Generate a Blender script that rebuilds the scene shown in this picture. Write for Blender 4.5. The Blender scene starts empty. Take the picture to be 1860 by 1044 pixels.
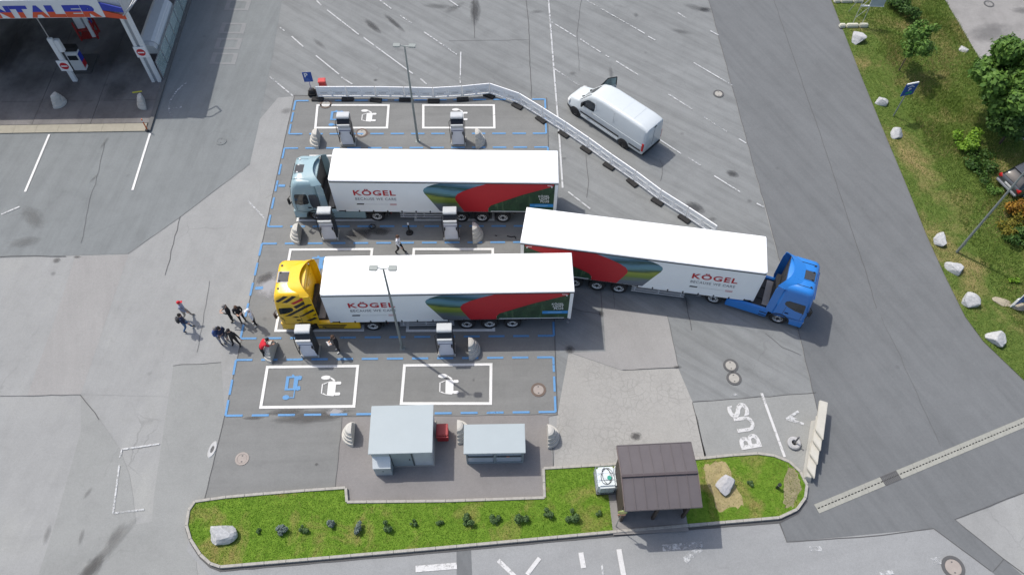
import bpy, bmesh, math, random
import numpy as np
from mathutils import Vector, Matrix
random.seed(7); rng = np.random.default_rng(7)
R = math.radians
SC = bpy.context.scene
COL = SC.collection

# ---------------------------------------------------------------- camera
FPX, THETA, ROLL, YAW, HC = 1396.45, R(32.698), R(.519), R(-1.954), 38.824   # drone camera, 38.8 m up, looking down
cd = bpy.data.cameras.new("drone_camera"); cam = bpy.data.objects.new("drone_camera", cd); COL.objects.link(cam)
cy, sy = math.cos(YAW), math.sin(YAW)
_r = Vector((cy, sy, 0)); _fh = Vector((-sy, cy, 0)); _z = Vector((0, 0, 1))
_fw = _fh*math.sin(THETA) - _z*math.cos(THETA); _up = _fh*math.cos(THETA) + _z*math.sin(THETA)
_r2 = _r*math.cos(ROLL) + _up*math.sin(ROLL); _u2 = _up*math.cos(ROLL) - _r*math.sin(ROLL)
mw = Matrix.Identity(4)
for i in range(3):
    mw[i][0], mw[i][1], mw[i][2] = _r2[i], _u2[i], -_fw[i]
mw[2][3] = HC
cam.matrix_world = mw
cd.sensor_fit = 'HORIZONTAL'; cd.sensor_width = 36; cd.lens = 36*FPX/1860; cd.clip_end = 2000
SC.camera = cam
# ---------------------------------------------------------------- sky, sun, exposure
SUN_EL, SUN_AZ = R(59), R(142)          # azimuth of the direction TOWARDS the sun, from +X
w = bpy.data.worlds.new("World"); SC.world = w; w.use_nodes = True
nt = w.node_tree; nt.nodes.clear()
sk = nt.nodes.new('ShaderNodeTexSky'); sk.sky_type = 'NISHITA'; sk.sun_disc = False
sk.sun_elevation = SUN_EL; sk.sun_rotation = R(90) - SUN_AZ; sk.air_density = 1.0; sk.dust_density = 3.0; sk.ozone_density = 1.0
bg = nt.nodes.new('ShaderNodeBackground'); bg.inputs[1].default_value = 0.15
wo = nt.nodes.new('ShaderNodeOutputWorld')
nt.links.new(sk.outputs[0], bg.inputs[0]); nt.links.new(bg.outputs[0], wo.inputs[0])
sd = bpy.data.lights.new("sun", 'SUN'); sd.energy = 2.8; sd.angle = R(.55); sd.color = (1, .955, .89)
so = bpy.data.objects.new("sun", sd); COL.objects.link(so)
sv = Vector((math.cos(SUN_AZ)*math.cos(SUN_EL), math.sin(SUN_AZ)*math.cos(SUN_EL), math.sin(SUN_EL)))
so.rotation_euler = sv.to_track_quat('Z', 'Y').to_euler()
SC.view_settings.view_transform = 'Standard'; SC.view_settings.look = 'None'
SC.view_settings.exposure = 0.22; SC.view_settings.gamma = 1

# ---------------------------------------------------------------- survey helper: photo pixel -> ground metre
def G(px, py, z=0.0):
    a, b = px-930, py-522
    u = math.cos(ROLL)*a + math.sin(ROLL)*b; v = -math.sin(ROLL)*a + math.cos(ROLL)*b
    d = _r*(u/FPX) - _up*(v/FPX) + _fw
    t = (z-HC)/d.z
    return (d.x*t, d.y*t)

# ---------------------------------------------------------------- materials
MATS = {}
def nodes(name):
    m = bpy.data.materials.new(name); m.use_nodes = True
    t = m.node_tree; t.nodes.clear()
    out = t.nodes.new('ShaderNodeOutputMaterial'); b = t.nodes.new('ShaderNodeBsdfPrincipled')
    t.links.new(b.outputs[0], out.inputs[0])
    return m, t, b, out
def N(t, typ, **kw):
    n = t.nodes.new(typ)
    for k, v in kw.items():
        if k.startswith('i_'): n.inputs[k[2:].replace('_', ' ')].default_value = v
        else: setattr(n, k, v)
    return n
def c4(c, k=1): return (c[0]*k, c[1]*k, c[2]*k, 1)
def ramp(t, fac, stops):
    n = t.nodes.new('ShaderNodeValToRGB'); e = n.color_ramp.elements
    while len(e) < len(stops): e.new(.5)
    for i, (p, c) in enumerate(stops):
        e[i].position = p; e[i].color = c if len(c) == 4 else c4(c)
    t.links.new(fac, n.inputs[0]); return n.outputs[0]
def noise(t, co, scale, detail=3, rough=.55, dist=0):
    n = N(t, 'ShaderNodeTexNoise'); n.inputs['Scale'].default_value = scale; n.inputs['Detail'].default_value = detail
    n.inputs['Roughness'].default_value = rough; n.inputs['Distortion'].default_value = dist
    if co is not None: t.links.new(co, n.inputs['Vector'])
    return n.outputs['Fac']
def mix(t, fac, a, b, mode='MIX'):
    n = t.nodes.new('ShaderNodeMix'); n.data_type = 'RGBA'; n.blend_type = mode
    for s, v in ((n.inputs[0], fac), (n.inputs[6], a), (n.inputs[7], b)):
        if hasattr(v, 'is_output'): t.links.new(v, s)
        elif isinstance(v, (int, float)): s.default_value = v
        else: s.default_value = c4(v) if len(v) == 3 else v
    return n.outputs[2]
def math_(t, op, a, b=None, clamp=False):
    n = t.nodes.new('ShaderNodeMath'); n.operation = op; n.use_clamp = clamp
    for s, v in ((n.inputs[0], a), (n.inputs[1], b)):
        if v is None: continue
        if hasattr(v, 'is_output'): t.links.new(v, s)
        else: s.default_value = v
    return n.outputs[0]
def objco(t): return N(t, 'ShaderNodeTexCoord').outputs['Object']
def mapped(t, co, sc=(1, 1, 1), rot=(0, 0, 0)):
    n = N(t, 'ShaderNodeMapping'); n.inputs['Scale'].default_value = sc; n.inputs['Rotation'].default_value = rot
    t.links.new(co, n.inputs['Vector']); return n.outputs[0]
def bump(t, b, h, strength=.2, dist=.02):
    n = N(t, 'ShaderNodeBump'); n.inputs['Strength'].default_value = strength; n.inputs['Distance'].default_value = dist
    t.links.new(h, n.inputs['Height']); t.links.new(n.outputs[0], b.inputs['Normal'])

def M(name, col, rough=.5, metal=0, var=.12, scale=3.0, coat=0, spec=.5, dirt=0):
    """plain surface with noise in its colour and gloss"""
    if name in MATS: return MATS[name]
    m, t, b, o = nodes(name); co = objco(t)
    f = noise(t, co, scale, 4); f2 = noise(t, co, scale*9, 3)
    fm = math_(t, 'ADD', math_(t, 'MULTIPLY', f, .65), math_(t, 'MULTIPLY', f2, .35))
    col_ = ramp(t, fm, [(.3, c4(col, 1-var)), (.7, c4([min(1, x) for x in col], 1+var*.6))])
    if dirt:
        d = ramp(t, noise(t, mapped(t, co, (1, 1, .25)), 4.5, 6, .7), [(.5, (0, 0, 0)), (.8, (1, 1, 1))])
        col_ = mix(t, math_(t, 'MULTIPLY', d, dirt), col_, (.16, .145, .12))
    t.links.new(col_, b.inputs['Base Color'])
    t.links.new(ramp(t, f2, [(.2, (max(rough-.08, .02),)*3), (.8, (min(rough+.1, 1),)*3)]), b.inputs['Roughness'])
    b.inputs['Metallic'].default_value = metal; b.inputs['Coat Weight'].default_value = coat
    b.inputs['Specular IOR Level'].default_value = spec
    MATS[name] = m; return m

def asphalt(name, col, blotch=.12, crack=.0, crack_scale=.5, alli=0, streak=0, streak_rot=0, speck=.16, tint=(1, 1, 1), rough=.9):
    m, t, b, o = nodes(name); co = objco(t)
    big = noise(t, co, .13, 5, .62, .6); mid = noise(t, co, .9, 5, .65, .3); fine = noise(t, co, 26, 3, .75); gr = noise(t, co, 7, 4, .7)
    c1 = ramp(t, big, [(.3, c4(col, 1-blotch)), (.52, c4(col)), (.72, c4([col[i]*tint[i] for i in range(3)], 1+blotch*.8))])
    c2 = mix(t, 1.0, c1, ramp(t, mid, [(.28, (1-blotch*.9,)*3), (.5, (1, 1, 1)), (.75, (1+blotch*.5,)*3)]), 'MULTIPLY')
    c3 = mix(t, 1.0, c2, ramp(t, fine, [(.25, (1-speck,)*3), (.75, (1+speck*.8,)*3)]), 'MULTIPLY')
    c3 = mix(t, 1.0, c3, ramp(t, gr, [(.3, (.95,)*3), (.7, (1.04,)*3)]), 'MULTIPLY')
    if streak:
        s = noise(t, mapped(t, mapped(t, co, (1, 1, 1), (0, 0, streak_rot)), (1.5, .10, 1)), 1.0, 6, .65, .4)
        c3 = mix(t, 1.0, c3, ramp(t, s, [(.3, (1-streak,)*3), (.55, (1, 1, 1)), (.75, (1+streak*.5,)*3)]), 'MULTIPLY')
    # small dark spots: old oil and chewing gum
    v = N(t, 'ShaderNodeTexVoronoi'); v.inputs['Scale'].default_value = .55; t.links.new(co, v.inputs['Vector'])
    sp = math_(t, 'MULTIPLY', ramp(t, v.outputs['Distance'], [(.03, (1, 1, 1)), (.11, (0, 0, 0))]), ramp(t, noise(t, co, .4, 2), [(.52, (0, 0, 0)), (.6, (1, 1, 1))]))
    c3 = mix(t, math_(t, 'MULTIPLY', sp, .4), c3, (.04, .04, .042))
    if crack:
        wn = N(t, 'ShaderNodeTexNoise'); wn.inputs['Scale'].default_value = .8; wn.inputs['Detail'].default_value = 6; t.links.new(co, wn.inputs['Vector'])
        wc = N(t, 'ShaderNodeVectorMath', operation='MULTIPLY_ADD'); wc.inputs[1].default_value = (1.3, 1.3, 0)
        t.links.new(wn.outputs['Color'], wc.inputs[0]); t.links.new(co, wc.inputs[2])
        v2 = N(t, 'ShaderNodeTexVoronoi', feature='DISTANCE_TO_EDGE'); v2.inputs['Scale'].default_value = crack_scale; t.links.new(wc.outputs[0], v2.inputs['Vector'])
        k = ramp(t, v2.outputs['Distance'], [(.0, (1, 1, 1)), (.008 if crack_scale < 1 else .03, (.6,)*3), (.016 if crack_scale < 1 else .06, (0, 0, 0))])
        msk = ramp(t, noise(t, co, .22, 3), [(.53, (0, 0, 0)), (.66, (.75, .75, .75))])
        c3 = mix(t, math_(t, 'MULTIPLY', math_(t, 'MULTIPLY', k, msk), crack*.6), c3, (.05, .05, .05))
    if alli:
        wn = N(t, 'ShaderNodeTexNoise'); wn.inputs['Scale'].default_value = 2.2; wn.inputs['Detail'].default_value = 4; t.links.new(co, wn.inputs['Vector'])
        wc = N(t, 'ShaderNodeVectorMath', operation='MULTIPLY_ADD'); wc.inputs[1].default_value = (.35, .35, 0)
        t.links.new(wn.outputs['Color'], wc.inputs[0]); t.links.new(co, wc.inputs[2])
        v2 = N(t, 'ShaderNodeTexVoronoi', feature='DISTANCE_TO_EDGE'); v2.inputs['Scale'].default_value = 2.6; t.links.new(wc.outputs[0], v2.inputs['Vector'])
        k = ramp(t, v2.outputs['Distance'], [(.0, (1, 1, 1)), (.03, (.7,)*3), (.09, (0, 0, 0))])
        msk = ramp(t, noise(t, co, .35, 3), [(.4, (0.1, .1, .1)), (.6, (1, 1, 1))])
        c3 = mix(t, math_(t, 'MULTIPLY', math_(t, 'MULTIPLY', k, msk), alli), c3, (.09, .088, .08))
    t.links.new(c3, b.inputs['Base Color']); b.inputs['Roughness'].default_value = rough; b.inputs['Specular IOR Level'].default_value = .3
    bump(t, b, fine, .35, .01)
    MATS[name] = m; return m

def paint(name, col, wear=.3, scale=6.0):
    """road paint: worn through to the asphalt below in places"""
    m, t, b, o = nodes(name); co = objco(t)
    f = noise(t, co, scale, 6, .75); g = noise(t, co, .5, 3)
    fm = math_(t, 'ADD', math_(t, 'MULTIPLY', f, .6), math_(t, 'MULTIPLY', g, .4))
    p = .5 - (wear-.3)*.55 if wear < .9 else .5
    lo = .30 + wear*.28
    a = ramp(t, fm, [(max(lo-.07, 0), (0, 0, 0)), (lo+.05, (1, 1, 1))])
    cc = ramp(t, noise(t, co, 14, 4, .7), [(.3, c4(col, .84)), (.7, c4(col, 1.04))])
    t.links.new(cc, b.inputs['Base Color']); b.inputs['Roughness'].default_value = .75
    tr = N(t, 'ShaderNodeBsdfTransparent'); mx = N(t, 'ShaderNodeMixShader')
    t.links.new(a, mx.inputs[0]); t.links.new(tr.outputs[0], mx.inputs[1]); t.links.new(b.outputs[0], mx.inputs[2]); t.links.new(mx.outputs[0], o.inputs[0])
    MATS[name] = m; return m

def stain_mat(name, col, alpha, hard=.5, scale=3.0):
    m, t, b, o = nodes(name)
    tc = N(t, 'ShaderNodeTexCoord').outputs['Object']
    wn = N(t, 'ShaderNodeTexNoise'); wn.inputs['Scale'].default_value = scale; wn.inputs['Detail'].default_value = 5
    t.links.new(tc, wn.inputs['Vector'])
    ln = N(t, 'ShaderNodeVectorMath', operation='LENGTH'); t.links.new(tc, ln.inputs[0])
    d = math_(t, 'ADD', ln.outputs['Value'], math_(t, 'MULTIPLY', math_(t, 'SUBTRACT', wn.outputs['Fac'], .5), .9))
    a = math_(t, 'MULTIPLY', ramp(t, d, [(hard*.6, (1, 1, 1)), (.9, (0, 0, 0))]), alpha)
    b.inputs['Base Color'].default_value = c4(col); b.inputs['Roughness'].default_value = .6
    tr = N(t, 'ShaderNodeBsdfTransparent'); mx = N(t, 'ShaderNodeMixShader')
    t.links.new(a, mx.inputs[0]); t.links.new(tr.outputs[0], mx.inputs[1]); t.links.new(b.outputs[0], mx.inputs[2]); t.links.new(mx.outputs[0], o.inputs[0])
    MATS[name] = m; return m

def glass(name, col=(.02, .025, .03), rough=.06):
    m, t, b, o = nodes(name); co = objco(t)
    t.links.new(ramp(t, noise(t, co, 1.5, 3), [(.35, c4(col, .6)), (.65, c4(col, 1.5))]), b.inputs['Base Color'])
    b.inputs['Roughness'].default_value = rough; b.inputs['Specular IOR Level'].default_value = .7
    MATS[name] = m; return m

def leafy(name, dark, light, dry=None, drymask=.0, rough=.6, sc=.35):
    m, t, b, o = nodes(name); co = objco(t)
    ge = N(t, 'ShaderNodeNewGeometry'); rnd = ge.outputs['Random Per Island']
    n = noise(t, co, sc, 4, .6); n2 = noise(t, co, sc*6, 3)
    f = math_(t, 'ADD', math_(t, 'MULTIPLY', rnd, .55), math_(t, 'MULTIPLY', n2, .45))
    c = ramp(t, f, [(.15, c4(dark)), (.75, c4(light))])
    if dry:
        k = ramp(t, math_(t, 'ADD', math_(t, 'MULTIPLY', n, .8), math_(t, 'MULTIPLY', rnd, .2)), [(.62-drymask, (0, 0, 0)), (.74-drymask, (1, 1, 1))])
        c = mix(t, k, c, ramp(t, rnd, [(.1, c4(dry, .65)), (.9, c4(dry, 1.2))]))
    t.links.new(c, b.inputs['Base Color']); b.inputs['Roughness'].default_value = rough
    b.inputs['Specular IOR Level'].default_value = .25
    tl = N(t, 'ShaderNodeBsdfTranslucent'); t.links.new(c, tl.inputs[0])
    mx = N(t, 'ShaderNodeMixShader'); mx.inputs[0].default_value = .25
    t.links.new(b.outputs[0], mx.inputs[1]); t.links.new(tl.outputs[0], mx.inputs[2]); t.links.new(mx.outputs[0], o.inputs[0])
    MATS[name] = m; return m

# ---------------------------------------------------------------- mesh builder
class MB:
    def __init__(s): s.v = []; s.f = []; s.smooth = False
    def add(s, vs, fs):
        k = len(s.v); s.v += [tuple(p) for p in vs]; s.f += [tuple(i+k for i in f) for f in fs]; return s
    def box(s, x0, x1, y0, y1, z0, z1, tx=0, ty=0):
        """box, optionally with its top pulled in by tx, ty"""
        v = [(x0, y0, z0), (x1, y0, z0), (x1, y1, z0), (x0, y1, z0), (x0+tx, y0+ty, z1), (x1-tx, y0+ty, z1), (x1-tx, y1-ty, z1), (x0+tx, y1-ty, z1)]
        return s.add(v, [(3, 2, 1, 0), (4, 5, 6, 7), (0, 1, 5, 4), (1, 2, 6, 5), (2, 3, 7, 6), (3, 0, 4, 7)])
    def obox(s, c, ax, ay, az):
        c, ax, ay, az = map(Vector, (c, ax, ay, az))
        v = [c+ax*i+ay*j+az*k for k in (-1, 1) for (i, j) in ((-1, -1), (1, -1), (1, 1), (-1, 1))]
        return s.add(v, [(3, 2, 1, 0), (4, 5, 6, 7), (0, 1, 5, 4), (1, 2, 6, 5), (2, 3, 7, 6), (3, 0, 4, 7)])
    def bar(s, p, q, w, h=None, n=0):
        """bar between two points: square (n=0) or round with n sides"""
        p, q = Vector(p), Vector(q); d = (q-p); L = d.length; d = d/L
        up = Vector((0, 0, 1)) if abs(d.z) < .9 else Vector((1, 0, 0))
        a = d.cross(up).normalized(); b = a.cross(d).normalized(); h = h or w
        if not n: return s.obox((p+q)/2, a*w/2, d*L/2, b*h/2)
        vs = []
        for c, r in ((p, w/2), (q, h/2)):
            for i in range(n):
                t = 2*math.pi*i/n; vs.append(c + a*math.cos(t)*r + b*math.sin(t)*r)
        return s.add(vs, [(i, (i+1) % n, n+(i+1) % n, n+i) for i in range(n)] + [tuple(range(n-1, -1, -1)), tuple(range(n, 2*n))])
    def tube(s, pts, r, n=6):
        for a, b in zip(pts[:-1], pts[1:]): s.bar(a, b, 2*r, 2*r, n)
        return s
    def lathe(s, prof, n=20, c=(0, 0, 0), axis='z', a0=0, a1=2*math.pi, close=False):
        k = len(prof); full = abs(a1-a0-2*math.pi) < 1e-6; m = n if full else n+1; vs = []
        for i in range(m):
            t = a0+(a1-a0)*i/n; ct, st = math.cos(t), math.sin(t)
            for r, z in prof:
                p = (r*ct, r*st, z) if axis == 'z' else ((r*ct, z, r*st) if axis == 'y' else (z, r*ct, r*st))
                vs.append((p[0]+c[0], p[1]+c[1], p[2]+c[2]))
        fs = []
        for i in range(n):
            j = (i+1) % m
            for q in range(k-1): fs.append((i*k+q, j*k+q, j*k+q+1, i*k+q+1))
        if not full and close:
            fs.append(tuple(range(k))); fs.append(tuple(range((m-1)*k+k-1, (m-1)*k-1, -1)))
        return s.add(vs, fs)
    def prism(s, poly, z0, z1, axis='z'):
        """polygon extruded; axis z: (x,y); y: (x,z) extruded in y; x: (y,z) extruded in x"""
        f = {'z': lambda a, b, h: (a, b, h), 'y': lambda a, b, h: (a, h, b), 'x': lambda a, b, h: (h, a, b)}[axis]
        n = len(poly); vs = [f(a, b, z0) for a, b in poly] + [f(a, b, z1) for a, b in poly]
        return s.add(vs, [tuple(range(n-1, -1, -1)), tuple(range(n, 2*n))] + [(i, (i+1) % n, n+(i+1) % n, n+i) for i in range(n)])
    def rings(s, rs, cap=True):
        n = len(rs[0]); vs = [p for r in rs for p in r]; fs = []
        for k in range(len(rs)-1):
            for i in range(n): fs.append((k*n+i, k*n+(i+1) % n, (k+1)*n+(i+1) % n, (k+1)*n+i))
        if cap: fs += [tuple(range(n-1, -1, -1)), tuple(range((len(rs)-1)*n, len(rs)*n))]
        return s.add(vs, fs)
    def mesh(s, name, mat, bevel=0, smooth=False, recalc=True, seg=2):
        me = bpy.data.meshes.new(name); bm = bmesh.new()
        vs = [bm.verts.new(p) for p in s.v]
        for f in s.f:
            try: bm.faces.new([vs[i] for i in f])
            except ValueError: pass
        if recalc: bmesh.ops.recalc_face_normals(bm, faces=bm.faces)
        if bevel:
            bmesh.ops.bevel(bm, geom=[e for e in bm.edges if e.is_manifold and e.calc_face_angle(0) > .5], offset=bevel, segments=seg, affect='EDGES', clamp_overlap=True)
        bm.to_mesh(me); bm.free()
        if smooth:
            for p in me.polygons: p.use_smooth = True
            try: me.set_sharp_from_angle(angle=R(40))
            except Exception: pass
        me.materials.append(mat); return me
    def build(s, name, mat, parent=None, bevel=0, smooth=False, loc=None, rz=0, recalc=True, seg=2):
        return link(name, s.mesh(name, mat, bevel, smooth, recalc, seg), parent, loc, rz)

def link(name, me, parent=None, loc=None, rz=0):
    o = bpy.data.objects.new(name, me); COL.objects.link(o)
    if parent is not None: o.parent = parent
    if loc is not None: o.location = loc
    o.rotation_euler = (0, 0, rz); return o
def tag(o, label=None, cat=None, group=None, kind=None):
    if label: o['label'] = label
    if cat: o['category'] = cat
    if group: o['group'] = group
    if kind: o['kind'] = kind
    return o
def thing(name, label, cat, loc=(0, 0, 0), rz=0, group=None):
    o = link(name, None, None, loc if len(loc) == 3 else (loc[0], loc[1], 0), rz)
    o.empty_display_size = .2
    return tag(o, label, cat, group)
def copy_tree(o, parent=None):
    c = o.copy(); COL.objects.link(c)
    if parent is not None: c.parent = parent
    for ch in list(o.children): copy_tree(ch, c)
    return c
def structure(name, mb, mat, **kw):
    o = mb.build(name, mat, **kw); o['kind'] = 'structure'; return o

def sheet(pts, z):
    """flat polygon, any outline"""
    mb = MB(); mb.add([(x, y, z) for x, y in pts], [tuple(range(len(pts)))]); return mb
def sheet_mesh(name, pts, z, mat):
    me = bpy.data.meshes.new(name); bm = bmesh.new()
    f = bm.faces.new([bm.verts.new((x, y, z)) for x, y in pts])
    bm.normal_update()
    if f.normal.z < 0: f.normal_flip()
    bmesh.ops.triangulate(bm, faces=[f]); bm.to_mesh(me); bm.free(); me.materials.append(mat); return me
def poly(name, px, z, mat, parent=None):
    return link(name, sheet_mesh(name, [G(*p) for p in px], z, mat), parent)
def strip_pts(mb, pts, w, z):
    """painted strip along world points"""
    P = [Vector((p[0], p[1])) for p in pts]
    L, Rr = [], []
    for i, p in enumerate(P):
        d = (P[min(i+1, len(P)-1)] - P[max(i-1, 0)]).normalized(); n = Vector((-d.y, d.x))*w/2
        L.append(p+n); Rr.append(p-n)
    vs = [(q.x, q.y, z) for q in L] + [(q.x, q.y, z) for q in Rr]; n = len(P)
    mb.add(vs, [(n+i, n+i+1, i+1, i) for i in range(n-1)]); return mb

# lettering: font outlines turned into a flat mesh, fitted to a box
def text_mesh(name, txt, wd, ht, mat, bold=.0, shear=0, space=1.0):
    cu = bpy.data.curves.new(name, 'FONT'); cu.body = txt; cu.offset = bold; cu.shear = shear; cu.resolution_u = 3; cu.space_character = space
    cu.align_x = 'LEFT'
    ob = bpy.data.objects.new(name, cu); COL.objects.link(ob)
    dg = bpy.context.evaluated_depsgraph_get(); me = bpy.data.meshes.new_from_object(ob.evaluated_get(dg))
    bpy.data.objects.remove(ob); bpy.data.curves.remove(cu)
    n = len(me.vertices); co = np.empty(n*3, 'f'); me.vertices.foreach_get('co', co); co = co.reshape(-1, 3)
    lo, hi = co.min(0), co.max(0); s = hi-lo
    co[:, 0] = (co[:, 0]-lo[0])/s[0]*wd; co[:, 1] = (co[:, 1]-lo[1])/s[1]*ht; co[:, 2] = 0
    me.vertices.foreach_set('co', co.ravel()); me.update(); me.name = name
    me.materials.clear(); me.materials.append(mat); return me
def place_text(name, me, origin, xdir, ydir, parent=None):
    o = link(name, me, parent); X, Y = Vector(xdir).normalized(), Vector(ydir).normalized(); Z = X.cross(Y)
    m = Matrix.Identity(4)
    for i in range(3): m[i][0], m[i][1], m[i][2], m[i][3] = X[i], Y[i], Z[i], origin[i]
    o.matrix_local = m; return o

# ================================================================ GROUND
A_BASE = asphalt('old_light_asphalt', (.288, .292, .285), .09, crack=.55, crack_scale=.35, streak=.06, streak_rot=R(10), tint=(1, 1, .97))
A_PARK = asphalt('parking_asphalt', (.215, .224, .222), .10, crack=.35, crack_scale=.3, streak=.22, streak_rot=R(128))
A_LOT = asphalt('new_dark_asphalt', (.196, .199, .192), .09, streak=.10, streak_rot=R(90), speck=.10)
A_PAD = asphalt('pad_asphalt', (.215, .206, .20), .09, speck=.12)
A_ROAD = asphalt('road_asphalt', (.150, .157, .160), .07, streak=.12, streak_rot=R(155), speck=.10)
A_APRON = asphalt('apron_asphalt', (.197, .211, .211), .09, crack=.2, crack_scale=.3, streak=.12, streak_rot=R(8), speck=.10)
A_LOW = asphalt('low_road_asphalt', (.275, .282, .282), .07, crack=.25, crack_scale=.3, streak=.05, streak_rot=R(80))
A_MIDL = asphalt('patched_asphalt', (.258, .264, .254), .07, crack=.25, crack_scale=.4)
A_BRWN = asphalt('brown_asphalt', (.29, .285, .275), .06, streak=.06, streak_rot=R(-18))
A_ALLI = asphalt('crazed_asphalt', (.325, .32, .30), .08, alli=.24, crack=.5, crack_scale=.4)
A_FORE = asphalt('forecourt_slab', (.19, .18, .172), .25, streak=.15, streak_rot=R(5), speck=.1)
A_PATH = asphalt('far_pavement', (.27, .262, .25), .16, crack=.3, crack_scale=.3)

gm = MB(); gm.add([(-400, -300, -.004), (400, -300, -.004), (400, 500, -.004), (-400, 500, -.004)], [(0, 1, 2, 3)])
ground = structure('ground', gm, A_BASE)
def surf(name, px, lvl, mat):
    o = poly(name, px, .004*lvl, mat); o['kind'] = 'structure'; return o
surf('parking_area', [(519, -60), (472, 217), (454, 298), (430, 420), (408, 560), (380, 700), (1012, 753), (1258, 731), (1482, 713), (1462, 650), (1392, 388), (1355, 250), (1287, 0), (1270, -60)], 0, A_PARK)
surf('worn_pavement', [(472, 217), (454, 298), (327, 395), (233, 461), (200, 560), (147, 716), (300, 720), (408, 757), (535, 175), (505, 178)], 1, A_BASE)
apron = surf('apron', [(523, -60), (496, 95), (472, 217), (454, 298), (327, 395), (233, 461), (0, 468), (-300, 475), (-300, -60)], 2, A_APRON)
surf('brown_patch', [(233, 463), (190, 590), (147, 716), (50, 718), (100, 580), (137, 466)], 2, A_BRWN)
surf('lower_left_road', [(147, 717), (180, 760), (197, 783), (217, 813), (235, 860), (242, 903), (247, 952), (276, 947), (280, 898), (297, 783), (315, 664), (402, 658), (408, 757), (372, 905), (345, 930), (360, 1050), (420, 1090), (55, 1090), (100, 950), (147, 783)], 2, A_MIDL)
surf('lower_road', [(420, 1090), (340, 1000), (345, 950), (400, 1000), (830, 985), (1414, 935), (1429, 984), (1695, 959), (1800, 1037), (1870, 1100)], 3, A_LOW)
surf('lower_road_patch', [(829, 985), (855, 983), (860, 1100), (830, 1100)], 4, A_ROAD)
charging_lot = surf('charging_lot', [(535, 174), (993, 178), (1003, 470), (1012, 753), (622, 758), (609, 892), (600, 930), (360, 940), (372, 905), (408, 757), (470, 470)], 3, A_LOT)
surf('kiosk_pad', [(622, 758), (1012, 753), (996, 757), (1004, 850), (1000, 930), (600, 930), (609, 892)], 4, A_PAD)
road = surf('road', [(1287, -60), (1287, 0), (1355, 250), (1392, 384), (1460, 641), (1490, 765), (1484, 820), (1466, 880), (1440, 920), (1400, 930), (1412, 944), (1429, 984), (1695, 959), (1800, 1037), (1860, 1085), (1905, 1085), (1823, 1015), (1734, 943), (1860, 892), (1990, 840), (1990, 700), (1900, 700), (1800, 600), (1720, 480), (1640, 290), (1530, -60)], 4, A_ROAD)
surf('smooth_patch', [(1095, 558), (1212, 574), (1232, 667), (1130, 672), (1036, 640), (1100, 638)], 2, A_BRWN)
surf('crazed_pavement', [(1033, 640), (1130, 673), (1232, 669), (1258, 730), (1282, 826), (1270, 850), (1005, 870), (1012, 755)], 3, A_ALLI)
surf('bus_bay', [(1258, 731), (1482, 713), (1490, 765), (1484, 820), (1462, 860), (1400, 860), (1282, 840)], 3, A_MIDL)
surf('far_pavement', [(1713, -60), (1715, 0), (1778, 107), (1862, 264), (1990, 470), (2300, 400), (2300, -60)], 4, A_PATH)

# joints and tar seams (thin dark strips), plus painted shade along the kerb
DARK_STRIP = M('tar_seam', (.085, .085, .085), .8)
sm = MB()
def dark_strip(px, w=.05, wob=.03, lvl=7):
    pts = [Vector(G(*p)) for p in px]; out = []
    for a, b in zip(pts[:-1], pts[1:]):
        n = max(2, int((b-a).length/.5))
        for i in range(n): 
            q = a.lerp(b, i/n); out.append((q.x+random.gauss(0, wob*.7), q.y+random.gauss(0, wob*.7)))
    out.append(tuple(pts[-1])); strip_pts(sm, out, w*.62, .004*lvl)
for px, w, wob in [
    ([(535, 174), (470, 470), (408, 757), (372, 905)], .06, .01), ([(993, 178), (1003, 470), (1012, 753)], .07, .01), ([(535, 174), (575, 175)], .06, .01),
    ([(1287, 0), (1355, 250), (1392, 384), (1460, 641), (1487, 755)], .05, .02), ([(1405, 0), (1488, 240), (1573, 497), (1592, 560)], .05, .02),
    ([(1600, 575), (1650, 680), (1690, 770), (1708, 810)], .025, .04),
    ([(233, 461), (327, 395), (454, 298)], .03, .02), ([(0, 467), (60, 465), (120, 466)], .07, .02), ([(327, 395), (318, 430), (300, 500)], .05, .05),
    ([(1414, 944), (1429, 984), (1580, 974), (1695, 959), (1800, 1037)], .07, .01), ([(1870, 890), (1734, 943), (1823, 1015), (1860, 1042)], .06, .01), ([(1823, 1015), (1803, 1038)], .05, .01),
    ([(1258, 730), (1482, 713)], .05, .03), ([(1258, 730), (1270, 780), (1282, 826)], .05, .03), ([(1130, 672), (1232, 667)], .04, .03), ([(1212, 574), (1226, 640), (1232, 667)], .03, .04),
    ([(956, 0), (960, 40), (962, 100), (965, 178)], .06, .03), ([(860, 0), (862, 70)], .05, .02), ([(622, 758), (609, 890)], .05, .02), ([(1003, 785), (1005, 850)], .06, .01),
    ([(612, 756), (800, 755), (1014, 753)], .03, .02), ([(147, 717), (60, 718), (0, 719)], .04, .03), ([(147, 717), (180, 762)], .06, .03), ([(315, 664), (402, 658)], .04, .03),
    ([(1040, 560), (1092, 572), (1090, 520), (1086, 500)], .05, .06), ([(1115, 520), (1116, 560)], .03, .06), ([(1245, 540), (1250, 570), (1256, 600)], .06, .05), ([(1390, 605), (1420, 630), (1455, 645)], .03, .05),
    ([(1066, 360), (1069, 330), (1064, 280)], .04, .03), ([(1200, 330), (1203, 300), (1198, 290)], .03, .03), ([(1056, 0), (1048, 60), (1052, 130)], .03, .02),
    ([(380, 510), (372, 570), (358, 640)], .03, .05), ([(148, 440), (165, 360), (180, 310), (190, 260)], .03, .05), ([(815, 75), (863, 74), (960, 73)], .03, .02)]:
    dark_strip(px, w, wob)
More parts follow.
